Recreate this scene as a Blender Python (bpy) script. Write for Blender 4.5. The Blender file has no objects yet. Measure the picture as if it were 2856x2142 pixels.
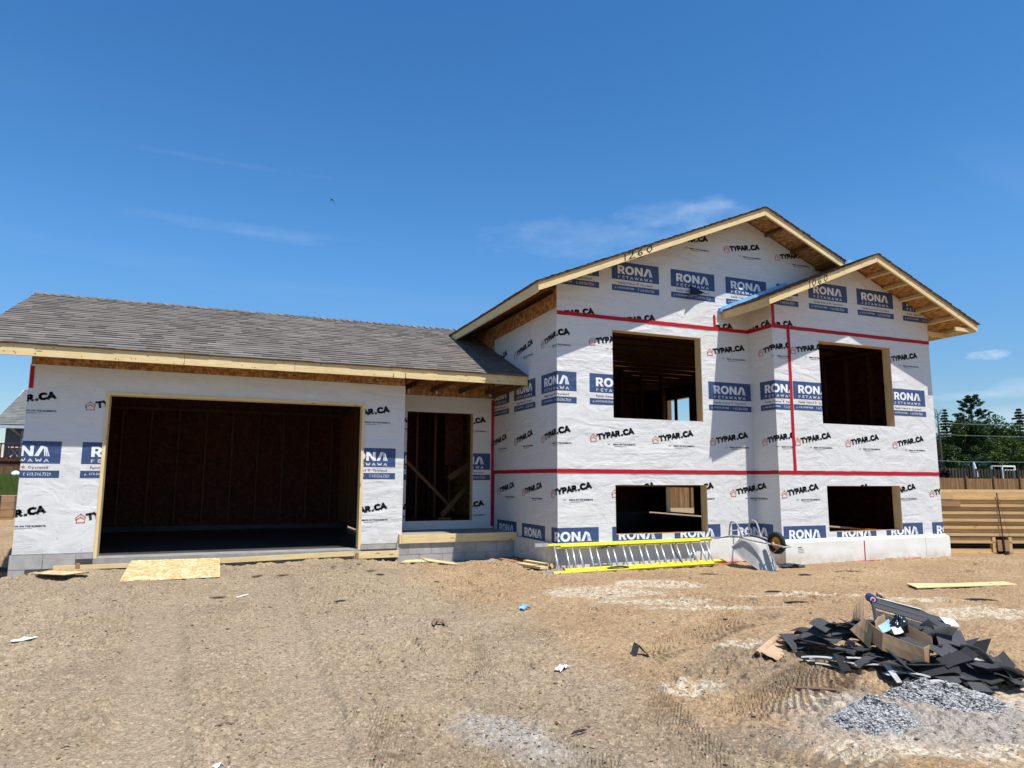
import bpy, bmesh, math, random
import numpy as np
from mathutils import Vector, Matrix
random.seed(7)
S = bpy.context.scene
C = S.collection
R = math.radians
# ---------------------------------------------------------------- camera, sky, sun, exposure
cam = bpy.data.cameras.new('camera'); co = bpy.data.objects.new('camera', cam); C.objects.link(co)
cam.sensor_width = 36; cam.lens = 24.462; cam.clip_start = .05; cam.clip_end = 2000
yaw, pit, rol = -0.3906236, 0.1365657, 0.0041416
F = Vector((-math.sin(yaw)*math.cos(pit), math.cos(yaw)*math.cos(pit), math.sin(pit)))
r0 = Vector((math.cos(yaw), math.sin(yaw), 0)); u0 = r0.cross(F)
rr = r0*math.cos(rol)+u0*math.sin(rol); uu = -r0*math.sin(rol)+u0*math.cos(rol)
M = Matrix((rr, uu, -F)).transposed().to_4x4(); co.matrix_world = M
S.camera = co
EL, AZ = R(64.3), R(15.6)
sdir = Vector((math.sin(AZ)*math.cos(EL), -math.cos(AZ)*math.cos(EL), math.sin(EL)))   # towards the sun
W = bpy.data.worlds.new("World"); S.world = W; W.use_nodes = True
wn, wl = W.node_tree.nodes, W.node_tree.links
wn.clear()
sky = wn.new('ShaderNodeTexSky'); sky.sky_type = 'NISHITA'; sky.sun_disc = False
sky.sun_elevation = EL; sky.sun_rotation = math.atan2(sdir.x, sdir.y)
sky.air_density = 1.0; sky.dust_density = .0; sky.ozone_density = 4.; sky.altitude = 100
bg = wn.new('ShaderNodeBackground'); bg.inputs[1].default_value = .10
wo = wn.new('ShaderNodeOutputWorld')
tc = wn.new('ShaderNodeTexCoord'); sp = wn.new('ShaderNodeSeparateXYZ'); wl.new(tc.outputs['Generated'], sp.inputs[0])
def wmath(op, a, b=None, clamp=False):
    n = wn.new('ShaderNodeMath'); n.operation = op; n.use_clamp = clamp
    for i, v in enumerate((a, b)):
        if v is None: continue
        if isinstance(v, (int, float)): n.inputs[i].default_value = v
        else: wl.new(v, n.inputs[i])
    return n.outputs[0]
# thin cloud: project the direction on a high flat layer
zz = wmath('ADD', wmath('MAXIMUM', sp.outputs[2], 0), .12)
cx = wmath('DIVIDE', sp.outputs[0], zz); cy = wmath('DIVIDE', sp.outputs[1], zz)
cmb = wn.new('ShaderNodeCombineXYZ'); wl.new(cx, cmb.inputs[0]); wl.new(cy, cmb.inputs[1])
mp = wn.new('ShaderNodeMapping'); mp.inputs['Rotation'].default_value = (0, 0, R(-18)); mp.inputs['Scale'].default_value = (.55, 1.7, 1); mp.inputs['Location'].default_value = (3.1, 1.6, 0)
wl.new(cmb.outputs[0], mp.inputs[0])
nz = wn.new('ShaderNodeTexNoise'); nz.inputs['Scale'].default_value = 1.0; nz.inputs['Detail'].default_value = 7; nz.inputs['Roughness'].default_value = .55; nz.inputs['Distortion'].default_value = .4
wl.new(mp.outputs[0], nz.inputs['Vector'])
rp = wn.new('ShaderNodeMapRange'); rp.inputs[1].default_value = .54; rp.inputs[2].default_value = .80; rp.inputs[3].default_value = 0; rp.inputs[4].default_value = .05; wl.new(nz.outputs[0], rp.inputs[0])
def lowmask(a, b):
    m = wn.new('ShaderNodeMapRange'); m.inputs[1].default_value = a; m.inputs[2].default_value = b; wl.new(sp.outputs[2], m.inputs[0]); return m.outputs[0]
fac = wmath('MULTIPLY', rp.outputs[0], wmath('SUBTRACT', 1, lowmask(.33, .48)))
# small puff clouds low on the right
def puff(dx, dy, dz, rx, rz, amt):
    d = Vector((dx, dy, dz)).normalized(); h = Vector((d.y, -d.x, 0)).normalized()
    vm = wn.new('ShaderNodeVectorMath'); vm.operation = 'SUBTRACT'; wl.new(tc.outputs['Generated'], vm.inputs[0]); vm.inputs[1].default_value = d
    dt = wn.new('ShaderNodeVectorMath'); dt.operation = 'DOT_PRODUCT'; wl.new(vm.outputs[0], dt.inputs[0]); dt.inputs[1].default_value = h
    sz = wn.new('ShaderNodeSeparateXYZ'); wl.new(vm.outputs[0], sz.inputs[0])
    q = wmath('ADD', wmath('POWER', wmath('ABSOLUTE', wmath('DIVIDE', dt.outputs['Value'], rx)), 2.), wmath('POWER', wmath('ABSOLUTE', wmath('DIVIDE', sz.outputs[2], rz)), 2.))
    n2 = wn.new('ShaderNodeTexNoise'); n2.inputs['Scale'].default_value = 20; n2.inputs['Detail'].default_value = 8; n2.inputs['Roughness'].default_value = .6; mq = wn.new('ShaderNodeMapping'); mq.inputs['Scale'].default_value = (1, 1, 2.6); wl.new(tc.outputs['Generated'], mq.inputs[0]); wl.new(mq.outputs[0], n2.inputs['Vector'])
    v = wmath('SUBTRACT', wmath('ADD', 1., wmath('MULTIPLY', wmath('SUBTRACT', n2.outputs[0], .5), 3.2)), q)
    return wmath('MULTIPLY', wmath('MULTIPLY', v, .8, True), amt, True)
for p_ in [(.831, .536, .149, .028, .0075, .85), (.85, .515, .108, .035, .012, .22), (.851, .519, .078, .06, .012, .26), (.80, .55, .10, .05, .006, .16),
           (.017, .946, .325, .16, .008, .055), (.06, .946, .318, .08, .007, .05), (-.023, .917, .399, .13, .004, .03), (.458, .823, .337, .16, .030, .10), (.557, .75, .357, .10, .022, .12), (.60, .74, .372, .05, .008, .12)]:
    fac = wmath('ADD', fac, puff(*p_), True)
mx = wn.new('ShaderNodeMix'); mx.data_type = 'RGBA'; mx.inputs[7].default_value = (7., 7.9, 9., 1)
hs = wn.new('ShaderNodeHueSaturation'); hs.inputs['Saturation'].default_value = 1.26; hs.inputs['Value'].default_value = 1.32
hz_ = wn.new('ShaderNodeMapRange'); hz_.interpolation_type = 'SMOOTHSTEP'; hz_.inputs[1].default_value = 0; hz_.inputs[2].default_value = .34; hz_.inputs[3].default_value = .60; hz_.inputs[4].default_value = 1.; wl.new(sp.outputs[2], hz_.inputs[0])
hm = wn.new('ShaderNodeVectorMath'); hm.operation = 'SCALE'; wl.new(sky.outputs[0], hm.inputs[0]); wl.new(hz_.outputs[0], hm.inputs['Scale'])
wl.new(hm.outputs[0], hs.inputs['Color'])
wl.new(fac, mx.inputs[0]); wl.new(hs.outputs[0], mx.inputs[6]); wl.new(mx.outputs[2], bg.inputs[0]); wl.new(bg.outputs[0], wo.inputs[0])
sl = bpy.data.lights.new('sun', 'SUN'); sl.energy = 5.0; sl.angle = R(.53); sl.color = (1, .965, .90)
so = bpy.data.objects.new('sun', sl); C.objects.link(so); so.rotation_euler = (-sdir).to_track_quat('-Z', 'Y').to_euler()
S.view_settings.view_transform = 'Standard'; S.view_settings.look = 'None'; S.view_settings.exposure = .35; S.view_settings.gamma = 1
S.cycles.max_bounces = 8

# ---------------------------------------------------------------- helpers
WM = {}
def link(o, parent=None, M=None):
    C.objects.link(o); M = M or Matrix(); WM[o.name] = M
    if parent is not None:
        o.parent = parent; o.matrix_basis = WM[parent.name].inverted() @ M
    else: o.matrix_basis = M
    return o
def tag(o, label=None, cat=None, group=None, kind=None):
    if label: o['label'] = label
    if cat: o['category'] = cat
    if group: o['group'] = group
    if kind: o['kind'] = kind
    return o
def empty(name, loc, label=None, cat=None, group=None):
    return tag(link(bpy.data.objects.new(name, None), None, Matrix.Translation(loc)), label, cat, group)
class MB:
    def __init__(s): s.v = []; s.f = []; s.m = []; s.c = []
    def poly(s, pts, m=0, c=.5):
        n = len(s.v); s.v += [tuple(p) for p in pts]; s.f.append(tuple(range(n, n+len(pts)))); s.m.append(m); s.c.append(c); return s
    def box(s, a, b, m=0, c=.5):
        (x0, y0, z0), (x1, y1, z1) = a, b
        q = [(x0,y0,z0),(x1,y0,z0),(x1,y1,z0),(x0,y1,z0),(x0,y0,z1),(x1,y0,z1),(x1,y1,z1),(x0,y1,z1)]
        return s.hexa(q, m, c)
    def hexa(s, q, m=0, c=.5):
        n = len(s.v); s.v += [tuple(p) for p in q]
        for f in ((0,3,2,1),(4,5,6,7),(0,1,5,4),(1,2,6,5),(2,3,7,6),(3,0,4,7)):
            s.f.append(tuple(n+i for i in f)); s.m.append(m); s.c.append(c)
        return s
    def beam(s, p0, p1, w, h, up=(0,0,1), m=0, c=.5):
        p0, p1 = Vector(p0), Vector(p1); x = (p1-p0).normalized(); y = Vector(up).cross(x).normalized(); z = x.cross(y)
        q = [p + y*(a*w/2) + z*(b*h/2) for p, a, b in ((p0,-1,-1),(p1,-1,-1),(p1,1,-1),(p0,1,-1),(p0,-1,1),(p1,-1,1),(p1,1,1),(p0,1,1))]
        return s.hexa(q, m, c)
    def prism(s, pts, d, m=0, c=.5):
        pts = [Vector(p) for p in pts]; d = Vector(d); n = len(pts)
        s.poly(pts[::-1], m, c); s.poly([p+d for p in pts], m, c)
        for i in range(n):
            a, b = pts[i], pts[(i+1) % n]; s.poly([a, b, b+d, a+d], m, c)
        return s
    def tube(s, pts, r, seg=8, m=0, c=.5, cap=True):
        pts = [Vector(p) for p in pts]; rs = r if isinstance(r, (list, tuple)) else [r]*len(pts); n0 = len(s.v)
        t = (pts[1]-pts[0]).normalized(); a = Vector((0,0,1)) if abs(t.z) < .9 else Vector((1,0,0)); nx = t.cross(a).normalized()
        for i, p in enumerate(pts):
            t = (pts[min(i+1, len(pts)-1)]-pts[max(i-1, 0)]).normalized(); nx = (nx - t*nx.dot(t)).normalized(); ny = t.cross(nx)
            for k in range(seg):
                an = 2*math.pi*k/seg; s.v.append(tuple(p+(nx*math.cos(an)+ny*math.sin(an))*rs[i]))
        for i in range(len(pts)-1):
            for k in range(seg):
                a, b = n0+i*seg+k, n0+i*seg+(k+1) % seg
                s.f.append((a, b, b+seg, a+seg)); s.m.append(m); s.c.append(c)
        if cap:
            s.f.append(tuple(n0+k for k in range(seg))[::-1]); s.m.append(m); s.c.append(c)
            s.f.append(tuple(n0+(len(pts)-1)*seg+k for k in range(seg))); s.m.append(m); s.c.append(c)
        return s
    def grid(s, P, m=0, c=.5):     # P[i][j] points
        n0 = len(s.v); ni, nj = len(P), len(P[0])
        for row in P: s.v += [tuple(p) for p in row]
        for i in range(ni-1):
            for j in range(nj-1):
                a = n0+i*nj+j; s.f.append((a, a+1, a+nj+1, a+nj)); s.m.append(m); s.c.append(c)
        return s
    def build(s, name, mats, parent=None, M=None, smooth=False, local=False):
        me = bpy.data.meshes.new(name); me.from_pydata(s.v, [], s.f)
        for mt in (mats if isinstance(mats, (list, tuple)) else [mats]): me.materials.append(mt)
        me.polygons.foreach_set('material_index', s.m)
        at = me.attributes.new('tone', 'FLOAT', 'FACE'); at.data.foreach_set('value', s.c)
        if smooth: me.polygons.foreach_set('use_smooth', [True]*len(s.f))
        me.update()
        return link(bpy.data.objects.new(name, me), parent, M)
def board(name, p0, p1, w, h, mat, parent=None, up=(0,0,1)):
    """box whose local x runs along its length, so the grain follows it"""
    p0, p1 = Vector(p0), Vector(p1); L = (p1-p0).length; x = (p1-p0)/L; y = Vector(up).cross(x).normalized(); z = x.cross(y)
    M = Matrix((x, y, z)).transposed().to_4x4(); M.translation = p0
    b = MB(); e = .0025
    b.box((0, -w/2, -h/2), (L, w/2, h/2))
    return b.build(name, mat, parent, M)
def copy_tree(o, M, parent=None):
    c = o.copy(); C.objects.link(c); WM[c.name] = M
    c.parent = parent; c.matrix_basis = M
    for ch in list(o.children):
        d = ch.copy(); C.objects.link(d); d.parent = c
        for g in list(ch.children):
            e = g.copy(); C.objects.link(e); e.parent = d
    return c
# ---------------------------------------------------------------- materials
def nodes(name):
    m = bpy.data.materials.new(name); m.use_nodes = True; nt = m.node_tree; nt.nodes.clear()
    o = nt.nodes.new('ShaderNodeOutputMaterial'); b = nt.nodes.new('ShaderNodeBsdfPrincipled'); nt.links.new(b.outputs[0], o.inputs[0])
    return m, nt, b
class NT:
    def __init__(s, name, rough=.8, spec=.3):
        s.m, s.t, s.b = nodes(name); s.b.inputs['Roughness'].default_value = rough; s.b.inputs['Specular IOR Level'].default_value = spec
        s.tc = s.t.nodes.new('ShaderNodeTexCoord'); s.P = s.tc.outputs['Object']
    def n(s, t, **k):
        x = s.t.nodes.new(t)
        for a, b in k.items(): setattr(x, a, b)
        return x
    def l(s, a, b): s.t.links.new(a, b)
    def put(s, sock, v):
        if isinstance(v, (int, float)): sock.default_value = v
        elif isinstance(v, tuple): sock.default_value = (*v, 1) if len(v) == 3 and sock.type == 'RGBA' else v
        else: s.l(v, sock)
    def map(s, scale, rot=(0,0,0), loc=None, src=None):
        m = s.n('ShaderNodeMapping'); m.inputs['Scale'].default_value = scale; m.inputs['Rotation'].default_value = rot
        if loc is not None: s.put(m.inputs['Location'], loc)
        s.l(src or s.P, m.inputs[0]); return m.outputs[0]
    def noise(s, vec, sc, det=4, rough=.55, dist=0.):
        x = s.n('ShaderNodeTexNoise'); s.l(vec, x.inputs['Vector']); x.inputs['Scale'].default_value = sc; x.inputs['Detail'].default_value = det; x.inputs['Roughness'].default_value = rough; x.inputs['Distortion'].default_value = dist
        return x.outputs[0]
    def vor(s, vec, sc, feat='F1', out='Distance', rnd=1.):
        x = s.n('ShaderNodeTexVoronoi', feature=feat); s.l(vec, x.inputs['Vector']); x.inputs['Scale'].default_value = sc; x.inputs['Randomness'].default_value = rnd
        return x.outputs[out]
    def rng(s, v, a, b, c=0., d=1., smooth=False):
        x = s.n('ShaderNodeMapRange'); s.l(v, x.inputs[0])
        if smooth: x.interpolation_type = 'SMOOTHSTEP'
        for i, q in enumerate((a, b, c, d)): x.inputs[i+1].default_value = q
        return x.outputs[0]
    def mt(s, op, a, b=0., clamp=False):
        x = s.n('ShaderNodeMath', operation=op, use_clamp=clamp); s.put(x.inputs[0], a); s.put(x.inputs[1], b); return x.outputs[0]
    def mix(s, f, a, b, mode='MIX'):
        x = s.n('ShaderNodeMix', data_type='RGBA', blend_type=mode); s.put(x.inputs[0], f); s.put(x.inputs[6], a); s.put(x.inputs[7], b); return x.outputs[2]
    def bump(s, h, strength, dist, prev=None):
        x = s.n('ShaderNodeBump'); s.l(h, x.inputs['Height']); s.put(x.inputs['Strength'], strength); x.inputs['Distance'].default_value = dist
        if prev is not None: s.l(prev, x.inputs['Normal'])
        return x.outputs[0]
    def fin(s, col, nrm=None, rough=None):
        s.put(s.b.inputs['Base Color'], col)
        if nrm is not None: s.l(nrm, s.b.inputs['Normal'])
        if rough is not None: s.put(s.b.inputs['Roughness'], rough)
        return s.m
def plain(name, col, rough=.7, var=.12, sc=12., metal=0., spec=.3, bumpd=0.):
    t = NT(name, rough, spec); n = t.noise(t.P, sc, 5)
    c = t.mix(t.rng(n, .3, .7), tuple(x*(1-var) for x in col), tuple(min(1, x*(1+var)) for x in col))
    t.b.inputs['Metallic'].default_value = metal
    return t.fin(c, t.bump(n, .4, bumpd) if bumpd else None)
def wood(name, c1, c2, dark=.5, knots=True):
    t = NT(name, .72, .25)
    oi = t.n('ShaderNodeObjectInfo'); rnd = oi.outputs['Random']
    cmb = t.n('ShaderNodeCombineXYZ'); t.l(t.mt('MULTIPLY', rnd, 37.), cmb.inputs[0]); t.l(t.mt('MULTIPLY', rnd, 11.), cmb.inputs[1]); t.l(t.mt('MULTIPLY', rnd, 23.), cmb.inputs[2])
    v = t.map((1.1, 14, 14), loc=cmb.outputs[0]); g = t.noise(v, 2.2, 6, .62, .6); g2 = t.noise(v, 9., 3, .5)
    col = t.mix(t.rng(g, .33, .68), c1, c2)
    col = t.mix(t.rng(g2, .55, .8, 0, .35), col, tuple(x*.62 for x in c1))
    if knots:
        vk = t.map((2.3, 9, 9), loc=cmb.outputs[0]); k = t.vor(vk, 1.0); col = t.mix(t.rng(k, .05, .13, .75, 0, True), col, (.12, .055, .02))
    col = t.mix(t.mt('MULTIPLY', rnd, .3), col, tuple(x*.7 for x in c1))
    dn = t.noise(t.P, 3., 4); col = t.mix(t.rng(dn, .55, .8, 0, .22), col, (.22, .17, .12))
    return t.fin(col, t.bump(g, .35, .003))
M_lum = wood('new_lumber', (.64, .47, .22), (.80, .64, .36))
M_lum_shade = wood('shade_darkened_lumber', (.12, .055, .022), (.18, .09, .04))  # new lumber with indoor, eave and corner shade put into its colour
M_old = wood('weathered_cedar', (.27, .15, .075), (.42, .26, .14))
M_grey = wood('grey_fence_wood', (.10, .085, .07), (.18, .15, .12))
M_red = wood('brown_stained_wood', (.06, .022, .015), (.11, .04, .025))
def osb(name, c1, c2, c3, sc=1.):
    t = NT(name, .7, .3)
    w = t.noise(t.P, 3.*sc, 2); sep = t.n('ShaderNodeSeparateXYZ'); t.l(t.P, sep.inputs[0])
    v1 = t.map((9*sc, 9*sc, 30*sc), rot=(.5, .8, .3)); v2 = t.map((30*sc, 9*sc, 9*sc), rot=(.3, .2, .9))
    a = t.vor(v1, 1.6, out='Color'); b = t.vor(v2, 1.6, out='Color')
    sa = t.n('ShaderNodeSeparateColor'); t.l(a, sa.inputs[0]); sb = t.n('ShaderNodeSeparateColor'); t.l(b, sb.inputs[0])
    f = t.mt('MULTIPLY', t.mt('ADD', sa.outputs[0], sb.outputs[1]), .5)
    col = t.mix(t.rng(f, .15, .6), c1, c2); col = t.mix(t.rng(f, .62, .85), col, c3)
    return t.fin(col, t.bump(f, .4, .004))
M_osb = osb('osb_sheathing', (.20, .085, .03), (.42, .21, .075), (.55, .33, .13))
M_osb_shade = osb('shade_darkened_osb', (.045, .010, .005), (.095, .022, .011), (.14, .045, .02))  # same sheathing, darkened in colour to stand in for the unlit interior
M_ply = osb('osb_pale', (.45, .29, .13), (.66, .48, .25), (.75, .60, .36))
# house wrap: one bump recipe shared by the sheet and the ink printed on it
def wrapmat(name, col, ink=False):
    t = NT(name, .55 if not ink else .5, .35)
    o2 = t.n('ShaderNodeTexCoord')
    P = t.P
    # soft folds, sharper creases, woven lines
    big = t.noise(t.map((1.5, 1.5, 2.6), rot=(0, .35, 0)), 1.3, 3, .5, .7)
    cr = t.noise(t.map((2.2, 2.2, 7.5), rot=(0, .5, 0)), 1.5, 6, .62, 1.4)
    cr2 = t.noise(t.map((6.5, 6.5, 2.2), rot=(0, -.5, 0)), 1.2, 5, .6, 1.2)
    rid = t.mt('SUBTRACT', 1., t.mt('ABSOLUTE', t.mt('SUBTRACT', t.mt('MULTIPLY', cr, 2.), 1.)))
    rid2 = t.mt('SUBTRACT', 1., t.mt('ABSOLUTE', t.mt('SUBTRACT', t.mt('MULTIPLY', cr2, 2.), 1.)))
    msk = t.rng(t.noise(P, .55, 2), .42, .62); msk2 = t.rng(t.noise(t.map((1,1,1), loc=(7,3,1)), .6, 2), .45, .65)
    h = t.mt('ADD', t.mt('MULTIPLY', t.mt('POWER', rid, 5.), msk), t.mt('MULTIPLY', t.mt('POWER', rid2, 6.), msk2))
    long1 = t.noise(t.map((.9, .9, 5.5), rot=(0, .55, 0)), 1.6, 4, .5, .5); long2 = t.noise(t.map((4.5, 4.5, .8), rot=(0, -.35, 0)), 1.3, 4, .5, .6)
    mk3 = t.rng(t.noise(t.map((1, 1, 1), loc=(2, 5, 8)), .45, 2), .45, .6)
    n1 = t.bump(big, .6, .05); n1 = t.bump(long1, t.mt('MULTIPLY', mk3, .55), .035, n1); n1 = t.bump(long2, t.mt('MULTIPLY', t.mt('SUBTRACT', 1., mk3), .45), .03, n1); n2 = t.bump(h, .17, .010, n1)
    wv = t.n('ShaderNodeTexWave', wave_type='BANDS', bands_direction='Z'); t.l(P, wv.inputs['Vector']); wv.inputs['Scale'].default_value = 14.; wv.inputs['Distortion'].default_value = 1.2; wv.inputs['Detail'].default_value = 2
    fine = t.noise(t.map((5, 5, 60)), 1., 3, .6)
    n3 = t.bump(fine, .25, .004, n2)
    c = t.mix(t.rng(fine, .35, .7, 0, .5 if not ink else .25), col, tuple(x*.88 for x in col))
    if not ink:
        c = t.mix(t.rng(t.noise(P, 1.1, 5), .5, .8, 0, .25), c, (.56, .53, .48))
        sep = t.n('ShaderNodeSeparateXYZ'); t.l(P, sep.inputs[0])
        dirt = t.mt('MULTIPLY', t.rng(sep.outputs[2], -1.12, -.85, .5, 0), t.rng(t.noise(P, 3.5, 5), .4, .7))
        c = t.mix(dirt, c, (.45, .38, .29))
    else:
        c = t.mix(t.rng(t.noise(P, 16., 6, .7), .58, .72, 0, .35), c, tuple(min(1, x+.22) for x in col))
    return t.fin(c, n3)
M_wrap = wrapmat('house_wrap', (.635, .63, .615))
M_blue = wrapmat('wrap_ink_blue', (.038, .068, .16), True)
M_white = wrapmat('wrap_ink_white', (.74, .75, .76), True)
M_black = wrapmat('wrap_ink_black', (.022, .024, .028), True)
M_redink = wrapmat('wrap_ink_red', (.55, .16, .12), True)
INK = [M_blue, M_white, M_black, M_redink]
def tapemat():
    t = NT('red_seam_tape', .6, .2); n = t.noise(t.map((7, 7, 7)), 4., 5, .7, 1.)
    c = t.mix(t.rng(n, .35, .7), (.36, .006, .014), (.44, .012, .03)); sp_ = t.vor(t.P, 26.); c = t.mix(t.rng(sp_, .04, .12, .5, 0), c, (.18, .005, .01))
    return t.fin(c, t.bump(n, .6, .006))
M_tape = tapemat()
def shinglemat(name, c1, c2):
    t = NT(name, .92, .2); a = t.n('ShaderNodeAttribute', attribute_name='tone')
    n = t.noise(t.P, 160., 2); g = t.vor(t.P, 220., out='Color'); sg = t.n('ShaderNodeSeparateColor'); t.l(g, sg.inputs[0])
    c = t.mix(a.outputs['Fac'], c1, c2); c = t.mix(t.rng(sg.outputs[0], .1, .9, 0, .35), c, tuple(x*.4 for x in c1))
    c = t.mix(t.rng(t.noise(t.P, .8, 3), .35, .7, 0, .25), c, (.11, .10, .09))
    return t.fin(c, t.bump(n, .5, .004))
M_shin = shinglemat('asphalt_shingle', (.125, .108, .095), (.245, .218, .192))
M_shin_far = shinglemat('pale_shingle', (.13, .14, .13), (.24, .24, .22))
def blockmat():
    t = NT('concrete_block', .9, .2); n = t.noise(t.P, 6., 5); n2 = t.noise(t.P, 90., 3)
    c = t.mix(t.rng(n, .3, .7), (.30, .285, .265), (.43, .41, .385)); c = t.mix(t.rng(n2, .5, .75, 0, .3), c, (.2, .19, .18))
    return t.fin(c, t.bump(n2, .5, .004))
M_block = blockmat()
M_mortar = plain('mortar', (.26, .245, .225), .95, .15, 30)
M_conc = plain('concrete_slab', (.27, .26, .245), .85, .2, 5, bumpd=.004)
M_conc_shade = plain('shade_darkened_concrete', (.06, .06, .06), .5, .25, 3)  # concrete with the indoor shade painted into its colour
def foammat():
    t = NT('foam_board', .8, .25); n = t.noise(t.P, 2.2, 5); n2 = t.noise(t.P, 45., 3)
    c = t.mix(t.rng(n, .35, .7), (.70, .69, .63), (.80, .79, .75)); c = t.mix(t.rng(n2, .6, .75, 0, .3), c, (.50, .46, .38))
    sep = t.n('ShaderNodeSeparateXYZ'); t.l(t.P, sep.inputs[0])
    d = t.mt('MULTIPLY', t.rng(sep.outputs[2], -1.46, -1.2, .8, 0), t.rng(t.noise(t.P, 5., 5), .35, .6)); c = t.mix(d, c, (.40, .29, .18)); c = t.mix(t.rng(t.noise(t.map((1, 1, 4)), 1.3, 5), .5, .75, 0, .35), c, (.52, .47, .36))
    return t.fin(c, t.bump(n2, .3, .003))
M_foam = foammat()
M_parge = plain('parged_foundation', (.50, .49, .46), .9, .14, 9, bumpd=.004)
M_fblue = plain('blue_flashing', (.20, .40, .62), .45, .12, 6, bumpd=.004)
M_yellow = plain('yellow_fibreglass', (.54, .49, .035), .45, .08, 8)
M_alu = plain('aluminium', (.62, .64, .66), .38, .12, 14, metal=.75)
M_dark = plain('black_plastic', (.02, .02, .022), .45, .3, 10)
M_ink = plain('marker_ink', (.02, .016, .014), .6)
M_navy = plain('tarp_scrap', (.012, .016, .03), .5, .3, 6)
M_card = plain('cardboard', (.38, .25, .14), .85, .14, 7, bumpd=.004)
M_kraft = plain('kraft_paper', (.45, .31, .19), .8, .12, 6, bumpd=.006)
M_wpaper = plain('white_paper', (.78, .78, .78), .6, .06, 6)
M_mem = shinglemat('felt_and_shingle_scrap', (.022, .023, .026), (.085, .087, .09))
M_felt = plain('shingle_underside', (.42, .41, .39), .85, .2, 14)
def galv():
    t = NT('galvanised_tray', .42, .5); n = t.noise(t.P, 5., 5); n2 = t.noise(t.P, 55., 4, .7)
    t.b.inputs['Metallic'].default_value = .05
    c = t.mix(t.rng(n, .3, .7), (.33, .335, .32), (.44, .445, .425)); sep = t.n('ShaderNodeSeparateXYZ'); t.l(t.P, sep.inputs[0])
    sp_ = t.mt('MULTIPLY', t.rng(n2, .54, .62), t.rng(sep.outputs[2], .12, .42, .12, .95), True)
    c = t.mix(sp_, c, (.60, .57, .52)); met = t.mt('SUBTRACT', .06, t.mt('MULTIPLY', sp_, .06)); t.put(t.b.inputs['Metallic'], met)
    return t.fin(c, t.bump(n2, .3, .004), t.rng(sp_, 0, 1, .6, .9))
M_galv = galv()
M_tubem = plain('mortar_splashed_steel', (.40, .38, .36), .7, .35, 35, metal=.2, bumpd=.004)
M_tyre = plain('tyre_rubber', (.018, .018, .02), .75, .3, 30, bumpd=.004)
M_orange = plain('orange_rim', (.62, .30, .02), .5, .1, 10)

# ---------------------------------------------------------------- text and print stamps (2-D triangles)
def text_tris(s, h=1., bold=0., sx=1., res=2, spacing=1.):
    cu = bpy.data.curves.new('t', 'FONT'); cu.body = s; cu.offset = bold; cu.resolution_u = res; cu.space_character = spacing; cu.size = 1
    return _curve_tris(cu, h, sx)
def _curve_tris(cu, h=1., sx=1.):
    ob = bpy.data.objects.new('t', cu); me = ob.to_mesh()
    me.calc_loop_triangles(); v = [(p.co.x, p.co.y) for p in me.vertices]
    T = [tuple((v[i][0]*sx*h, v[i][1]*h) for i in t.vertices) for t in me.loop_triangles]
    ob.to_mesh_clear(); bpy.data.objects.remove(ob); bpy.data.curves.remove(cu)
    return T
def fit(T, x0, y0, w, h):
    xs = [p[0] for t in T for p in t]; ys = [p[1] for t in T for p in t]
    a, b, c, d = min(xs), max(xs), min(ys), max(ys)
    return [tuple((x0+(p[0]-a)/(b-a)*w, y0+(p[1]-c)/(d-c)*h) for p in t) for t in T]
def shape_tris(loops):
    cu = bpy.data.curves.new('s', 'CURVE'); cu.dimensions = '2D'; cu.fill_mode = 'BOTH'
    for lp in loops:
        sp_ = cu.splines.new('POLY'); sp_.points.add(len(lp)-1); sp_.use_cyclic_u = True
        for q, p in zip(sp_.points, lp): q.co = (p[0], p[1], 0, 1)
    return _curve_tris(cu)
def quad(x0, y0, x1, y1): return [((x0,y0),(x1,y0),(x1,y1)), ((x0,y0),(x1,y1),(x0,y1))]
def stroke(pts, w, closed=False):
    T = []; n = len(pts)
    for i in range(n if closed else n-1):
        a = Vector(pts[i]); b = Vector(pts[(i+1) % n]); d = (b-a).normalized(); nn = Vector((-d.y, d.x))*w/2; a = a-d*w*.45; b = b+d*w*.45
        q = [tuple(a-nn), tuple(b-nn), tuple(b+nn), tuple(a+nn)]; T += [(q[0],q[1],q[2]), (q[0],q[2],q[3])]
    return T
def xf(T, f): return [tuple(f(p) for p in t) for t in T]
def ell(cx, cy, rx, ry, n=22): return [(cx+rx*math.cos(2*math.pi*i/n), cy+ry*math.sin(2*math.pi*i/n)) for i in range(n)]
def rona_letters(x0, y0, w, h):
    T = []
    Rg = [(0,0),(.24,0),(.24,.34),(.33,.34),(.50,0),(.78,0),(.56,.40),(.66,.50),(.70,.62),(.70,.76),(.64,.90),(.52,.98),(.40,1.),(0,1.)]
    Rh = [(.24,.54),(.37,.54),(.44,.58),(.46,.67),(.44,.76),(.37,.80),(.24,.80)]
    T += shape_tris([Rg, Rh])
    T += xf(shape_tris([ell(.47, .5, .47, .53), ell(.47, .5, .22, .29)]), lambda p: (p[0]+.78, p[1]))
    T += xf(shape_tris([[(0,0),(.23,0),(.23,.58),(.60,0),(.84,0),(.84,1),(.61,1),(.61,.42),(.24,1),(0,1)]]), lambda p: (p[0]+1.80, p[1]))
    ox = 2.70
    T += xf(shape_tris([[(0,0),(.27,0),(.50,.66),(.56,.80),(.62,1.),(.36,1.)]]), lambda p: (p[0]+ox, p[1]))
    for k in range(3):
        a = .56+.135*k; b = .50+.075*k
        T += xf(shape_tris([[(a+.07,0),(a+.155,0),(b+.12,1.-.07*k),(b+.055,1.-.07*k)]]), lambda p: (p[0]+ox, p[1]))
    return fit(T, x0, y0, w, h)
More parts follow.
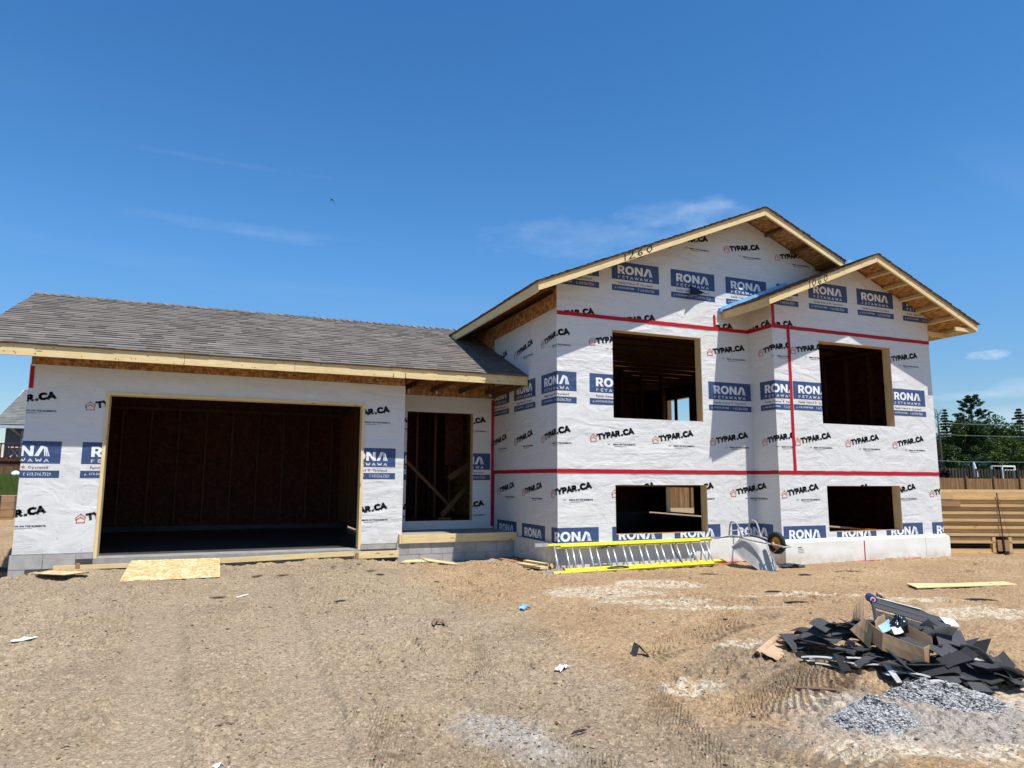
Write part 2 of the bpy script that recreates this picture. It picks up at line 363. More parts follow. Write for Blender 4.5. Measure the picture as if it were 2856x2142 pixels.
leaf = [(0,-1),(.06,-.45),(.5,-.5),(.42,-.3),(.85,.05),(.7,.12),(.78,.42),(.5,.36),(.42,.5),(.2,.28),(.28,.75),(.13,.68),(0,1.)]
leaf = leaf + [(-x, y) for x, y in leaf[::-1][1:-1]]
def heavy(word, w=.32, sp=.03):
    G_ = {'T': ([[(0,.87),(.72,.87)], [(.36,.87),(.36,.10)]], .72), 'Y': ([[(.08,.92),(.40,.48)], [(.74,.92),(.40,.48),(.36,.10)]], .80), 'P': ([[(.13,.10),(.13,.87),(.46,.87),(.60,.76),(.60,.56),(.46,.44),(.13,.44)]], .76),
      'A': ([[(.06,.10),(.40,.90),(.74,.10)], [(.20,.32),(.60,.32)]], .82), 'R': ([[(.13,.10),(.13,.87),(.46,.87),(.60,.76),(.60,.58),(.46,.46),(.13,.46)], [(.38,.46),(.66,.10)]], .80), '.': ([[(.10,.12),(.14,.12)]], .34),
      'E': ([[(.13,.10),(.13,.88)], [(.13,.90),(.60,.90)], [(.13,.50),(.54,.50)], [(.13,.10),(.60,.10)]], .66), 'W': ([[(.05,.92),(.28,.08),(.52,.80),(.76,.08),(.99,.92)]], 1.04),
      'C': ([[(.74,.80),(.52,.89),(.28,.84),(.13,.66),(.13,.34),(.28,.16),(.52,.11),(.74,.20)]], .84)}
    T = []; x = 0
    for ch_ in word:
        sts, adv = G_[ch_]
        for st in sts: T += xf(stroke(st, w if ch_ != '.' else .34), lambda p: (p[0]+x, p[1]))
        x += adv+sp
    return T
BW = .965
stamp_rona = [(quad(0, -.32, BW, 0), 0, 0), (quad(0, -.523, BW, -.418), 0, 0),
    (rona_letters(.12, -.218, .71, .155), 1, 1),
    (fit(heavy('PETAWAWA', .15, .42), .125, -.300, .70, .054), 1, 1),
    (fit(text_tris('Family Owned', 1, .004, 1, 1), .122, -.405, .345, .052), 2, 1),
    (fit(text_tris('Operated', 1, .004, 1, 1), .575, -.405, .245, .052), 2, 1),
    (xf(shape_tris([leaf]), lambda p: (.52+p[0]*.030, -.372+p[1]*.030)), 3, 1),
    (fit(text_tris('p. 613-506-RONA', 1, 0, 1, 1), .06, -.492, .385, .046), 1, 1),
    (fit(text_tris('f. 613.506.7329', 1, 0, 1, 1), .53, -.492, .335, .046), 1, 1)]
def rot(T, a, ox, oy): 
    ca, sa = math.cos(a), math.sin(a); return xf(T, lambda p: (ox+p[0]*ca-p[1]*sa, oy+p[0]*sa+p[1]*ca))
AG = R(9.6)
hs_ = [(0.0, .085), (.066, .135), (.132, .085), (.118, .005), (.020, .005), (.010, .055)]
stamp_typ = [(rot(fit(heavy('TYPAR'), 0, 0, .455, .120), AG, .135, .026), 2, 1),
    (rot(fit(heavy('.CA'), .463, 0, .270, .120), AG, .135, .026), 2, 1),
    (rot(stroke([(0, .052), (.008, .082), (.064, .128), (.122, .082), (.112, .008), (.014, .008), (.012, .052), (.064, .086), (.104, .054)], .0125), R(3), 0, -.004), 3, 1),
    (fit(text_tris('BRING ON THE ELEMENTS.', 1, .04, 1, 1), .43, -.043, .44, .026), 2, 1),
    (quad(.455, -.062, .70, -.0585), 2, 1), (quad(.455, -.069, .62, -.066), 2, 1), (quad(.325, -.026, .385, -.022), 2, 1), (quad(.325, -.038, .37, -.034), 2, 1)]
def clip_poly(poly, cell):
    out = list(poly); n = len(cell)
    for i in range(n):
        (ax, ay), (bx, by) = cell[i], cell[(i+1) % n]; src = out; out = []
        if not src: break
        for j in range(len(src)):
            p, q = src[j], src[(j+1) % len(src)]
            dp = (bx-ax)*(p[1]-ay)-(by-ay)*(p[0]-ax); dq = (bx-ax)*(q[1]-ay)-(by-ay)*(q[0]-ax)
            if dp >= 0: out.append(p)
            if (dp >= 0) != (dq >= 0):
                k = dp/(dp-dq); out.append((p[0]+(q[0]-p[0])*k, p[1]+(q[1]-p[1])*k))
    return out
# ---------------------------------------------------------------- walls
class Wall:
    def __init__(s, O, ud, nrm, u0, u1, zb, top, openings=()):
        s.O, s.ud, s.n = Vector(O), Vector(ud), Vector(nrm); s.u0, s.u1, s.zb, s.top, s.op = u0, u1, zb, top, openings
    def P(s, u, z, off=0): return s.O+s.ud*u+Vector((0,0,z))+s.n*off
    def zt(s, u, top=None):
        t = top or s.top
        for (a, za), (b, zb_) in zip(t, t[1:]):
            if a-1e-6 <= u <= b+1e-6: return za+(zb_-za)*(u-a)/(b-a)
        return t[-1][1]
    def cells(s, u0=None, u1=None, zb=None, top=None, holes=True):
        u0 = s.u0 if u0 is None else u0; u1 = s.u1 if u1 is None else u1; zb = s.zb if zb is None else zb
        top = top or s.top; br = {u0, u1} | {t[0] for t in top if u0 < t[0] < u1}
        for o in (s.op if holes else ()): br |= {x for x in (o[0], o[1]) if u0 < x < u1}
        br = sorted(br); out = []
        for a, b in zip(br, br[1:]):
            m = (a+b)/2; z = zb; ops = sorted([o for o in (s.op if holes else ()) if o[0] < m < o[1]], key=lambda o: o[2])
            for o in ops:
                if o[2] > z+1e-6: out.append([(a, z), (b, z), (b, o[2]), (a, o[2])])
                z = max(z, o[3])
            ta, tb = s.zt(a, top), s.zt(b, top)
            if max(ta, tb) > z+1e-6: out.append([(a, z), (b, z), (b, max(tb, z)), (a, max(ta, z))])
        return out
    def body(s, name, parent, T=.15, mats=None, off=-.006):
        b = MB()
        for c in s.cells(u0=s.u0+.012, u1=s.u1-.012):
            p = [s.P(u, z, off) for u, z in c]; q = [s.P(u, z, off-T) for u, z in c]
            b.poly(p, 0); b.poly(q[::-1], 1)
        for o in s.op:
            for (a, za, c, zc) in (((o[0],o[2],o[1],o[2]),) if o[2] > s.zb+.002 else ())+( (o[1],o[2],o[1],o[3]), (o[1],o[3],o[0],o[3]), (o[0],o[3],o[0],o[2])):
                b.poly([s.P(a,za,off), s.P(c,zc,off), s.P(c,zc,off-T), s.P(a,za,off-T)], 0)
        for u in (s.u0+.012, s.u1-.012): b.poly([s.P(u,s.zb,off), s.P(u,s.zt(u),off), s.P(u,s.zt(u),off-T), s.P(u,s.zb,off-T)], 0)
        return b.build(name, mats or [M_osb, M_osb_shade], parent)
    def wrap(s, parent, zb=None, top=None, u0=None, u1=None):
        b = MB(); cl = s.cells(u0, u1, zb, top)
        for c in cl: b.poly([s.P(u, z, 0) for u, z in c])
        s.wc = cl; u0 = s.u0 if u0 is None else u0; u1 = s.u1 if u1 is None else u1; zb = s.zb if zb is None else zb
        return b.build('house_wrap', M_wrap, parent)
    def prints(s, parent, places, seams=()):
        """places: (stamp, u, z, zmin, zmax[, umin, umax])"""
        b = MB()
        for pl in places:
            st, pu, pz, z0, z1 = pl[:5]; ua, ub = (pl[5], pl[6]) if len(pl) > 5 else (-1e3, 1e3)
            for c in s.wc:
                cu = [p[0] for p in c]; cz = [p[1] for p in c]
                if min(cu) > pu+1.0 or max(cu) < pu-.02 or min(cz) > pz+.3 or max(cz) < pz-.55: continue
                lim = clip_poly(c, [(ua,z0),(ub,z0),(ub,z1),(ua,z1)])
                if len(lim) < 3: continue
                bx = (min(p[0] for p in lim), max(p[0] for p in lim), min(p[1] for p in lim), max(p[1] for p in lim))
                for T, mi, lay in st:
                    for t in T:
                        q = [(pu+p[0], pz+p[1]) for p in t]
                        if (q[1][0]-q[0][0])*(q[2][1]-q[0][1])-(q[1][1]-q[0][1])*(q[2][0]-q[0][0]) < 0: q = q[::-1]
                        if max(p[0] for p in q) < bx[0] or min(p[0] for p in q) > bx[1] or max(p[1] for p in q) < bx[2] or min(p[1] for p in q) > bx[3]: continue
                        if not all(bx[0] < p[0] < bx[1] and bx[2] < p[1] < bx[3] for p in q) or len(lim) != 4 or lim[2][1] != lim[3][1]:
                            q = clip_poly(q, lim)
                        if len(q) > 2: b.poly([s.P(x, z, .0015+.0015*lay) for x, z in q], mi)
        # rows of staples
        rn = random.Random(len(places))
        for c in s.wc:
            ua, ub, za, zb_ = min(p[0] for p in c), max(p[0] for p in c), min(p[1] for p in c), max(p[1] for p in c)
            for k in range(int((ub-ua)*(zb_-za)*9)):
                x, z = rn.uniform(ua, ub), rn.uniform(za, zb_); x = round(x/.305)*.305+rn.uniform(-.02, .02)
                if not (ua+.01 < x < ub-.01 and z < min(s.zt(x)-.05, zb_) and z > za+.01): continue
                w, h = ((.004, .014) if rn.random() < .6 else (.012, .004))
                b.poly([s.P(x-w/2, z-h/2, .0045), s.P(x+w/2, z-h/2, .0045), s.P(x+w/2, z+h/2, .0045), s.P(x-w/2, z+h/2, .0045)], 2)
        return b.build('wrap_print', INK, parent)
    def tape(s, parent, a, b_, w=.065):
        n = 40; rn = random.Random(int(a[0]*100)); a, b_ = Vector(a), Vector(b_); d = b_-a; k = max(2, int(d.length/.12)); nn = Vector((-d.y, d.x)).normalized()
        P1 = []; m = MB()
        for i in range(k+1):
            c = a+d*(i/k); j = rn.uniform(-.003, .003)
            P1.append([s.P(c.x+nn.x*(q*w/2+j), c.y+nn.y*(q*w/2+j), .007+rn.uniform(0, .002)) for q in (-1, 0, 1)])
        m.grid(P1); return m.build('seam_tape', M_tape, parent)
    def frame(s, parent, o, w=.038, d=.15, proud=0., sides='LRTB', mat=None, hide=False):
        a, b, z0, z1 = o; mat = mat or M_lum; y = -d/2+proud
        if hide: a -= w-.004; b += w-.004; z1 += w-.004; y = -d/2-.004
        up = s.n
        if 'T' in sides: board('opening_frame', s.P(a, z1-w/2, y), s.P(b, z1-w/2, y), w, d, mat, parent, up)
        if 'B' in sides: board('opening_frame', s.P(a, z0+w/2, y), s.P(b, z0+w/2, y), w, d, mat, parent, up)
        zt = z1-(w if 'T' in sides else 0); zb = z0+(w if 'B' in sides else 0)
        if 'L' in sides: board('opening_frame', s.P(a+w/2, zb, y), s.P(a+w/2, zt, y), w, d, mat, parent, up)
        if 'R' in sides: board('opening_frame', s.P(b-w/2, zb, y), s.P(b-w/2, zt, y), w, d, mat, parent, up)
    def studs(s, parent, zb, zt, sp_=.61, T=.15, u0=None, u1=None, mat=None, plate=True):
        u = (s.u0 if u0 is None else u0)+.02; e = s.u1 if u1 is None else u1
        off = -T-.006-.045
        if plate:
            board('wall_plate', s.P(u, zt+.03, off), s.P(e, zt+.03, off), .088, .06, mat or M_lum_shade, parent, (0,0,1))
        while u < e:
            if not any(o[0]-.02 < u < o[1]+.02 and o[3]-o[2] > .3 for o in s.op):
                board('wall_stud', s.P(u, zb, off), s.P(u, zt, off), .038, .09, mat or M_lum_shade, parent, s.n)
            u += sp_
YG, YP, YM, YB, X0, XB0, XB1 = 11.828, 12.97, 10.107, 9.491, 4.955, 8.927, 12.935
GX0, GX1 = -2.656, 2.863
house = empty('unfinished_house', (4, 11, -1.4), 'white wrapped house under construction with open windows, empty garage doorway and grey shingle roof', 'house')
# --- garage front
gw = Wall((0, YG, 0), (1,0,0), (0,-1,0), GX0, GX1, -1.068, [(GX0, 1.95), (GX1, 1.95)], [(-1.665, 2.175, -1.068, 1.275)])
w = gw.body('garage_front_wall', house); gw.wrap(w, top=[(GX0, 1.63), (GX1, 1.605)])
pl = []
for k in range(5):
    x = -3.145+1.224*k
    pl += [(stamp_typ, x, .985, -1.1, 1.6), (stamp_typ, x, -.648, -1.1, 1.6), (stamp_rona, x+.003, .52, -1.1, 1.6)]
gw.prints(w, pl); gw.frame(w, (-1.665, 2.175, -1.16, 1.275), w=.045, d=.20, proud=.012, sides='LRT')
gw.tape(w, (GX0+.035, 1.28), (GX0+.035, 1.60), .05)
gw.studs(w, -1.0, 1.7, plate=False)
board('door_header', (-1.7, YG+.2, 1.36), (2.2, YG+.2, 1.36), .09, .24, M_lum_shade, w)
# other garage walls
for nm, O, ud, n_, u0_, u1_, ops in (('garage_side_wall', (GX0, YG, 0), (0,1,0), (-1,0,0), .01, 5.7, []),
                                     ('garage_inner_wall', (GX1, YG, 0), (0,1,0), (1,0,0), .01, 5.7, [(3.92, 4.06, -.95, 1.05)])):
    q = Wall(O, ud, n_, u0_, u1_, -1.06, [(u0_, 1.95), (u1_, 1.95)], ops); w = q.body(nm, house); q.wrap(w, top=[(u0_, 1.62), (u1_, 1.62)])
    q.studs(w, -1.0, 1.5)
q = Wall((0, 17.53, 0), (1,0,0), (0,1,0), GX0, GX1, -1.06, [(GX0, 1.95), (GX1, 1.95)]); w = q.body('garage_rear_wall', house); q.wrap(w); q.studs(w, -1.0, 1.5, .56)
def blocks(name, x0, x1, y, z0, z1, parent, T=.19, ph=0., face=-1, axis='x'):
    b = MB(); k = 0; z = z1
    while z > z0+.01:
        zb = max(z-.2, z0); x = x0-(.2 if (k+ph) % 2 else 0)
        while x < x1-.005:
            a, c = max(x, x0), min(x+.4, x1)
            if c-a > .01:
                j = random.uniform(-.002, .002)
                lo, hi = (a+.004, y+j, zb+.004), (c-.004, y+T, z-.004)
                if axis == 'y': lo, hi = (y+j if face < 0 else y-T, a+.004, zb+.004), (y+T if face < 0 else y+j, c-.004, z-.004)
                b.box(lo, hi, 0)
            x += .4
        z -= .2; k += 1
    if axis == 'x': b.box((x0, y+.006, z0), (x1, y+T-.006, z1), 1)
    else: b.box((y+.006 if face < 0 else y-T+.006, x0, z0), (y+T-.006 if face < 0 else y-.006, x1, z1), 1)
    return b.build(name, [M_block, M_mortar], parent)
blocks('block_foundation', GX0-.02, -1.665, YG-.03, -1.9, -1.075, house)
blocks('block_foundation', 2.175, GX1-.06, YG-.03, -1.9, -1.075, house)
blocks('block_foundation', YG+.17, 17.6, GX0-.02, -1.9, -1.06, house, axis='y')
MB().box((GX0+.2, 17.36, -1.6), (GX1, 17.5, -1.05)).build('block_foundation', M_conc_shade, house)
MB().box((GX0+.18, YG-.06+.03, -1.6), (GX1-.01, 17.35, -1.152)).build('garage_floor', M_conc_shade, house)
MB().box((-1.66, YG-.045, -1.6), (2.17, YG+.32, -1.148)).build('sunlit_slab_strip', M_conc, house)  # front of the same slab, paler to paint in the sun at the doorway
# --- porch
pw = Wall((0, YP, 0), (1,0,0), (0,-1,0), GX1+.01, X0-.01, -1.0, [(GX1+.01, 2.1), (X0-.01, 2.1)], [(3.19, 4.52, -.78, 1.285)])
w = pw.body('entry_wall', house); pw.wrap(w, zb=-.94, top=[(GX1+.01, 1.60), (X0-.01, 1.60)])
pw.prints(w, [(stamp_typ, 3.93, .975, -1, 1.58), (stamp_typ, 3.91, -.655, -1, 1.58), (stamp_rona, 3.915, .51, -1, 1.58), (stamp_typ, 2.71, .975, -1, 1.58), (stamp_typ, 2.69, -.655, -1, 1.58), (stamp_rona, 2.70, .51, -1, 1.58)])
pw.tape(w, (X0-.035, -.9), (X0-.035, 1.58), .05)
pw.frame(w, (3.19, 4.52, -.78, 1.285), sides='LR', hide=True)
blocks('porch_foundation', GX1-.10, X0-.005, 11.768, -1.75, -1.06, house, T=1.19, ph=1)
MB().box((GX1+.01, 11.79, -1.05), (X0-.02, YP-.004, -.945)).build('porch_slab', M_conc, house)
board('form_board', (GX1-.02, 11.745, -1.0), (X0-.015, 11.745, -1.0), .04, .14, M_lum, house)
board('form_board', (GX1-.04, 11.735, -.995), (GX1-.04, 11.82, -.995), .04, .155, M_lum, house)
# --- main house left side wall (u grows to the camera)
sw = Wall((X0, YM, 0), (0,-1,0), (-1,0,0), -9.4, 0, -1.0, [(-9.4, 3.1), (0, 3.1)])
w = sw.body('side_wall', house, mats=[M_osb, M_osb_shade])
sw.wc = None
b_ = MB(); sw.u0 = -2.863; sw.wrap(w, top=[(-2.863, 2.80), (0, 2.835)], zb=-.995)
pl = []
for k in (0, 1, 2):
    u = -.604-1.21*k
    pl += [(stamp_typ, u, .62, .15, 2.8), (stamp_typ, u, 2.235, .15, 2.8), (stamp_rona, u, 1.765, .15, 2.8)]
    u = -.225-1.21*k; pl += [(stamp_typ, u, -.288, -1, .14), (stamp_rona, u, -.757, -1, .14)]
sw.prints(w, pl); sw.tape(w, (-2.86, .144), (0, .144)); sw.tape(w, (-2.835, -.93), (-2.835, .144), .05)
# --- main front
zr = lambda x: 4.93-.418*abs(x-8.945)     # underside of main roof deck
fw = Wall((0, YM, 0), (1,0,0), (0,-1,0), X0, XB1-.01, -1.0, [(X0, zr(X0)), (8.945, zr(8.945)), (XB1-.01, zr(XB1))],
          [(6.005, 7.84, 1.035, 2.543), (6.02, 7.868, -.886, -.08), (9.3, 12.6, -1.0, 2.9)])
w = fw.body('front_wall', house); fw.wrap(w, zb=-.998)
pl = []
for k in range(-1, 4):
    x = 5.556+1.209*k; ub = 9.1
    pl += [(stamp_typ, x, .62, .15, 2.74), (stamp_typ, x, 2.235, .15, 2.74), (stamp_rona, x, 1.765, .15, 2.74)]
    x = 4.73+1.217*k; pl += [(stamp_typ, x, -.288, -1, .14), (stamp_rona, x, -.757, -1, .14)]
for k in range(-1, 6):
    x = 6.013+1.216*k
    if k < 2: pl += [(stamp_typ, x-1.2, 2.625, 2.735, 3.)]
    if k == 2: pl += [(stamp_typ, 7.72, 2.625, 2.735, 3., 8.14, 9.)]
    pl += [(stamp_rona, x, 3.765, 2.74, 4.2), (stamp_typ, x, 4.232, 2.74, 4.9)]
fw.prints(w, pl)
fw.tape(w, (X0, 2.744), (XB0, 2.744)); fw.tape(w, (X0, .144), (XB0, .144)); fw.tape(w, (8.16, 2.76), (8.16, 3.0), .05)
fw.frame(w, (6.005, 7.84, 1.035, 2.543), d=.17, proud=.004, sides='RTL', hide=True); fw.frame(w, (6.02, 7.868, -.886, -.08), d=.17, sides='RLT', hide=True)
fw.studs(w, .35, 2.7, u1=8.9); 
# --- bay side and front
bs = Wall((XB0, YM, 0), (0,-1,0), (-1,0,0), 0, YM-YB, -1.0, [(0, 3.14), (YM-YB, 3.14)])
w = bs.body('bay_side_wall', house); bs.wrap(w, zb=-.998)
bs.prints(w, [(stamp_typ, .25, .62, .15, 2.74), (stamp_typ, .25, 2.235, .15, 2.74), (stamp_rona, .25, 1.765, .15, 2.74), (stamp_typ, -.28, 2.625, 2.735, 3.),
    (stamp_typ, 8.38-XB0, -.288, -1, .14), (stamp_rona, 8.38-XB0, -.757, -1, .14)])
bs.tape(w, (0, 2.744), (YM-YB, 2.744)); bs.tape(w, (0, .144), (YM-YB, .144))
zb2 = lambda x: 4.085-.407*abs(x-10.93)
bf = Wall((0, YB, 0), (1,0,0), (0,-1,0), XB0, XB1, -1.0, [(XB0, zb2(XB0)), (10.93, zb2(10.93)), (XB1, zb2(XB1))],
          [(10.007, 11.834, 1.033, 2.559), (10.013, 11.846, -.90, -.087)])
w = bf.body('bay_front_wall', house); bf.wrap(w, zb=-1.015)
pl = [(stamp_typ, 8.587, .62, .15, 2.74, 0, 9.29), (stamp_typ, 8.587, 2.235, .15, 2.74, 0, 9.29), (stamp_rona, 8.587, 1.765, .15, 2.74, 0, 9.29), (stamp_typ, 8.56, 2.625, 2.735, 3.)]
for k in range(3):
    x = 9.33+1.2*k; pl += [(stamp_typ, x, .62, .15, 2.74, 9.29, 20), (stamp_typ, x, 2.262, .15, 2.74, 9.29, 20), (stamp_rona, x+.01, 1.772, .15, 2.74, 9.29, 20)]
for k in range(4):
    x = 8.967+1.2225*k; pl += [(stamp_typ, x, -.300, -1.02, .14), (stamp_rona, x, -.778, -1.02, .14), (stamp_rona, 8.61+1.217*k, 3.668, 2.74, 4.2)]
bf.prints(w, pl)
bf.tape(w, (XB0, 2.744), (XB1, 2.744)); bf.tape(w, (XB0, .144), (XB1, .144)); bf.tape(w, (9.293, .144), (9.293, 2.744)); bf.tape(w, (XB0+.03, 2.744), (XB0+.03, 3.16), .06)
bf.frame(w, (10.007, 11.834, 1.033, 2.559), d=.17, proud=.004, sides='RTL', hide=True); bf.frame(w, (10.013, 11.846, -.90, -.087), d=.17, sides='RLT', hide=True)
bf.studs(w, .35, 2.7)
# --- right side wall and rear wall (seen through the openings)
rs = Wall((XB1, YB, 0), (0,1,0), (1,0,0), .01, 10.0, -1.0, [(.01, 3.1), (10.0, 3.1)], [(7.60, 8.78, 1.30, 2.51), (7.52, 8.97, -1.0+.001, -.175)])
w = rs.body('far_side_wall', house); rs.wrap(w); rs.studs(w, .35, 2.7); rs.frame(w, (7.60, 8.78, 1.30, 2.51)); rs.frame(w, (7.52, 8.97, -1.0, -.175))
for y in (17.35, 17.95): board('wall_stud', (XB1-.5, y-.05, .3), (XB1-.5, y-.05, 2.75), .04, .09, M_lum_shade, w, (1,0,0))
rw = Wall((0, 19.5, 0), (1,0,0), (0,1,0), X0, XB1, -1.0, [(X0, 3.1), (8.945, 4.8), (XB1, 3.1)]); w = rw.body('rear_wall', house); rw.wrap(w); rw.studs(w, .35, 2.7)
MB().box((X0+.17, YM+.17, .08), (XB1-.17, 19.3, .12)).box((XB0+.2, YB+.17, .08), (XB1-.17, YM+.16, .12)).build('upper_floor', M_osb_shade, house)
MB().box((X0+.17, YB+.5, -2.35), (XB1-.17, 19.3, -2.28)).build('basement_floor', M_conc_shade, house)
# floor joists, ceiling chords, partitions
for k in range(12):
    board('floor_joist', (X0+.2, 10.6+k*.75, -.02), (XB1-.2, 10.6+k*.75, -.02), .04, .19, M_lum_shade, house)
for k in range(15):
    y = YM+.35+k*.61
    board('truss_chord', (X0+.1, y, 2.86), (XB1-.1, y, 2.86), .04, .09, M_lum_shade, house)
for k in range(5):
    board('truss_web', (7.2+k*.7, YM+.35+.61*k, 2.9), (7.9+k*.6, YM+.35+.61*k, 3.9), .04, .09, M_lum_shade, house, (0,1,0))
pt = MB().box((9.6, 13.6, .12), (12.5, 13.65, 2.75)); 
for k in range(9): board('partition_stud', (5.6+k*.61, 15.2, .12), (5.6+k*.61, 15.2, 2.75), .04, .09, M_lum_shade, house, (0,1,0))

# entry hall seen through the door opening
MB().box((GX1+.02, YP+.17, -.86), (X0+1.6, 16.4, -.78)).build('entry_floor', M_osb_shade, house)
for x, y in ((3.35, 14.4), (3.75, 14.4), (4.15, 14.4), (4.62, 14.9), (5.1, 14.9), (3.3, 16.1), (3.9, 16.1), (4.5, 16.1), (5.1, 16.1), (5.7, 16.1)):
    board('hall_stud', (x, y, -.78), (x, y, 2.6), .04, .14, M_lum_shade, house, (0,1,0))
MB().box((2.95, 16.4, -.9), (6.6, 16.45, 2.6)).build('hall_rear_panel', M_osb_shade, house)
MB().box((4.35, 14.3, .30), (4.75, 14.34, 2.4)).build('hall_panel', M_osb_shade, house)
board('diagonal_brace', (3.26, 13.3, .35), (4.35, 13.6, -.62), .03, .06, M_lum_shade, house)
board('diagonal_brace', (3.98, 13.25, -.70), (4.95, 13.75, .18), .04, .09, M_lum_shade, house)
board('diagonal_brace', (4.25, 13.7, .02), (5.05, 13.9, .50), .04, .12, M_lum_shade, house)
board('sole_block', (3.90, 13.22, -.755), (4.16, 13.22, -.755), .09, .04, M_lum_shade, house)
# --- foundation
fm = MB()
fm.box((X0+.16, YM-.055, -1.75), (XB0-.03, YM+.2, -1.005)); o = fm.build('foundation_wall', M_foam, house)
MB().box((X0-.055, YM-.055, -1.75), (X0+.158, 19.5, -1.0)).build('foundation_wall', M_parge, house)
fb = MB(); x = XB0-.03
for j, xx in enumerate((9.62, 10.72, 11.22, 12.30, XB1+.03)):
    fb.box((x+.002, YB-.10+.003*(j % 2), -1.75), (xx-.002, YB+.2, -1.05)); x = xx
fb.box((XB0-.03, YB+.0, -1.75), (XB0+.15, YM-.06, -1.055)).box((XB1-.15, YB+.2, -1.75), (XB1+.03, 19.5, -1.05))
fb.prism([(XB0-.03, YB-.095, -1.048), (XB0-.03, YB-.002, -1.0), (XB0-.03, YB+.1, -1.0), (XB0-.03, YB+.1, -1.048)], (XB1-XB0+.06, 0, 0))
fb.build('foundation_wall', M_foam, house)
MB().box((X0+.16, 19.35, -2.45), (XB1-.16, 19.52, -.99)).box((XB1-.3, YB+.3, -2.45), (XB1-.155, 19.34, -1.06)).box((X0+.16, YM+.21, -2.45), (X0+.3, 19.34, -1.02)).box((X0+.31, YM+.21, -2.45), (XB1-.31, YM+.33, -1.02)).build('foundation_wall', M_conc_shade, house)
MB().box((10.716, YB-.104, -1.42), (10.734, YB-.08, -1.06)).build('seam_tape', M_tape, house)
lb = MB()
for k in range(4): lb.box((9.17, YB-.1015, -1.14-k*.028), (9.30 if k else 9.26, YB-.099, -1.133-k*.028+(.008 if k == 0 else 0)))
lb.build('printed_mark', M_ink, house)
rt = MB(); rt.box((10.3, YB-.125, -1.43), (11.3, YB-.10, -1.408)).box((11.3, YB-.14, -1.43), (12.1, YB-.1, -1.403)).box((7.6, YM-.10, -1.43), (8.9, YM-.055, -1.40))
rt.build('red_membrane_edge', M_tape, house)
# --- roofs
def shingles(name, A, Ud, L, Sd, Rl, parent, mat=None, zr_=None, seed=1, e=.140, lim=None):
    rn = random.Random(seed); A, Ud, Sd = Vector(A), Vector(Ud).normalized(), Vector(Sd).normalized(); N = Ud.cross(Sd); N = N if N.z > 0 else -N
    b = MB(); k = 0; s = 0
    while s < Rl-.01:
        s1 = min(s+e, Rl); x = -rn.uniform(0, .25); l0, l1 = (0, L) if lim is None else lim(s)
        l0 += rn.uniform(-.008, .008)
        while x < l1:
            wd = rn.uniform(.12, .34); a, c = max(x, l0), min(x+wd, l1); x += wd
            if c-a < .002: continue
            t = rn.random(); th = .011 if t > .5 else .005; tone = min(1, max(0, rn.gauss(.5, .22)))
            dr = -rn.choice((0, 0, .004)); 
            def P(u, v, h): return A+Ud*u+Sd*v+N*h
            b.poly([P(a, s+dr, th+.006), P(c, s+dr, th+.006), P(c, s1+.002, .003), P(a, s1+.002, .003)], 0, tone)
            b.poly([P(a, s+dr, 0), P(c, s+dr, 0), P(c, s+dr, th+.006), P(a, s+dr, th+.006)], 0, 0)
        s += e; k += 1
    # solid sheet below
    b.poly([A, A+Ud*L, A+Ud*L+Sd*Rl, A+Sd*Rl], 0, .2) if lim is None else None
    return b.build(name, mat or M_shin, parent)
def deck(name, pts, th, parent, mat=None):
    return MB().prism([Vector(p)-Vector((0,0,th)) for p in pts], (0,0,th)).build(name, mat or M_osb, parent)
# garage roof
GY0, GZ0, GY1, GZ1, GXL, GXR = 11.262, 1.838, 14.76, 3.345, -3.31, 4.94
o = deck('garage_roof', [(GXL, GY0, GZ0-.004), (GXR, GY0, GZ0-.004), (GXR, GY1, GZ1-.004), (GXL, GY1, GZ1-.004)], .016, house)
gr = o
Sd = Vector((0, GY1-GY0, GZ1-GZ0)); Rl = Sd.length; Sd.normalize()
shingles('shingle_field', Vector((GXL-.02, GY0, GZ0))-Sd*.03, (1,0,0), GXR-GXL+.02, Sd, Rl+.03, gr, seed=3)
deck('roof_deck', [(GXL, GY1, GZ1-.004), (GXR, GY1, GZ1-.004), (GXR, 18.2, GZ0), (GXL, 18.2, GZ0)], .03, gr, M_shin)
rc = MB(); x = GXL-.02; rn = random.Random(5)
while x < GXR:
    t = rn.random(); h = rn.uniform(.012, .022)
    for sgn in (-1, 1):
        rc.poly([(x, GY1+sgn*.14, GZ1-.055+h), (x, GY1, GZ1+.008+h), (x+.15, GY1, GZ1+.004), (x+.15, GY1+sgn*.14, GZ1-.059)], 0, t)
    rc.poly([(x, GY1-.14, GZ1-.06), (x, GY1, GZ1), (x, GY1, GZ1+.008+h), (x, GY1-.14, GZ1-.055+h)], 0, 0)
    x += .14
rc.build('ridge_cap', M_shin, gr)
for a, c in ((GXL, -.62), (-.615, .95), (.955, GXR)):
    board('fascia_board', (a, GY0+.019, 1.741), (c, GY0+.019, 1.741), .038, .152, M_lum, gr)
board('fascia_block', (2.52, GY0-.02, 1.70), (2.70, GY0-.02, 1.70), .04, .085, M_lum, gr)
board('fascia_block', (2.72, GY0-.02, 1.705), (3.23, GY0-.02, 1.695), .04, .085, M_lum, gr)
board('rake_board', (GXL+.02, GY0+.04, GZ0-.1), (GXL+.02, GY1, GZ1-.1), .038, .14, M_lum, gr)
for k in range(14):
    x = GXL+.35+k*.6
    if x < 2.9: board('rafter_tail', (x, GY0+.05, 1.70), (x, 11.82, 1.70+.24), .038, .09, M_lum_shade, gr)
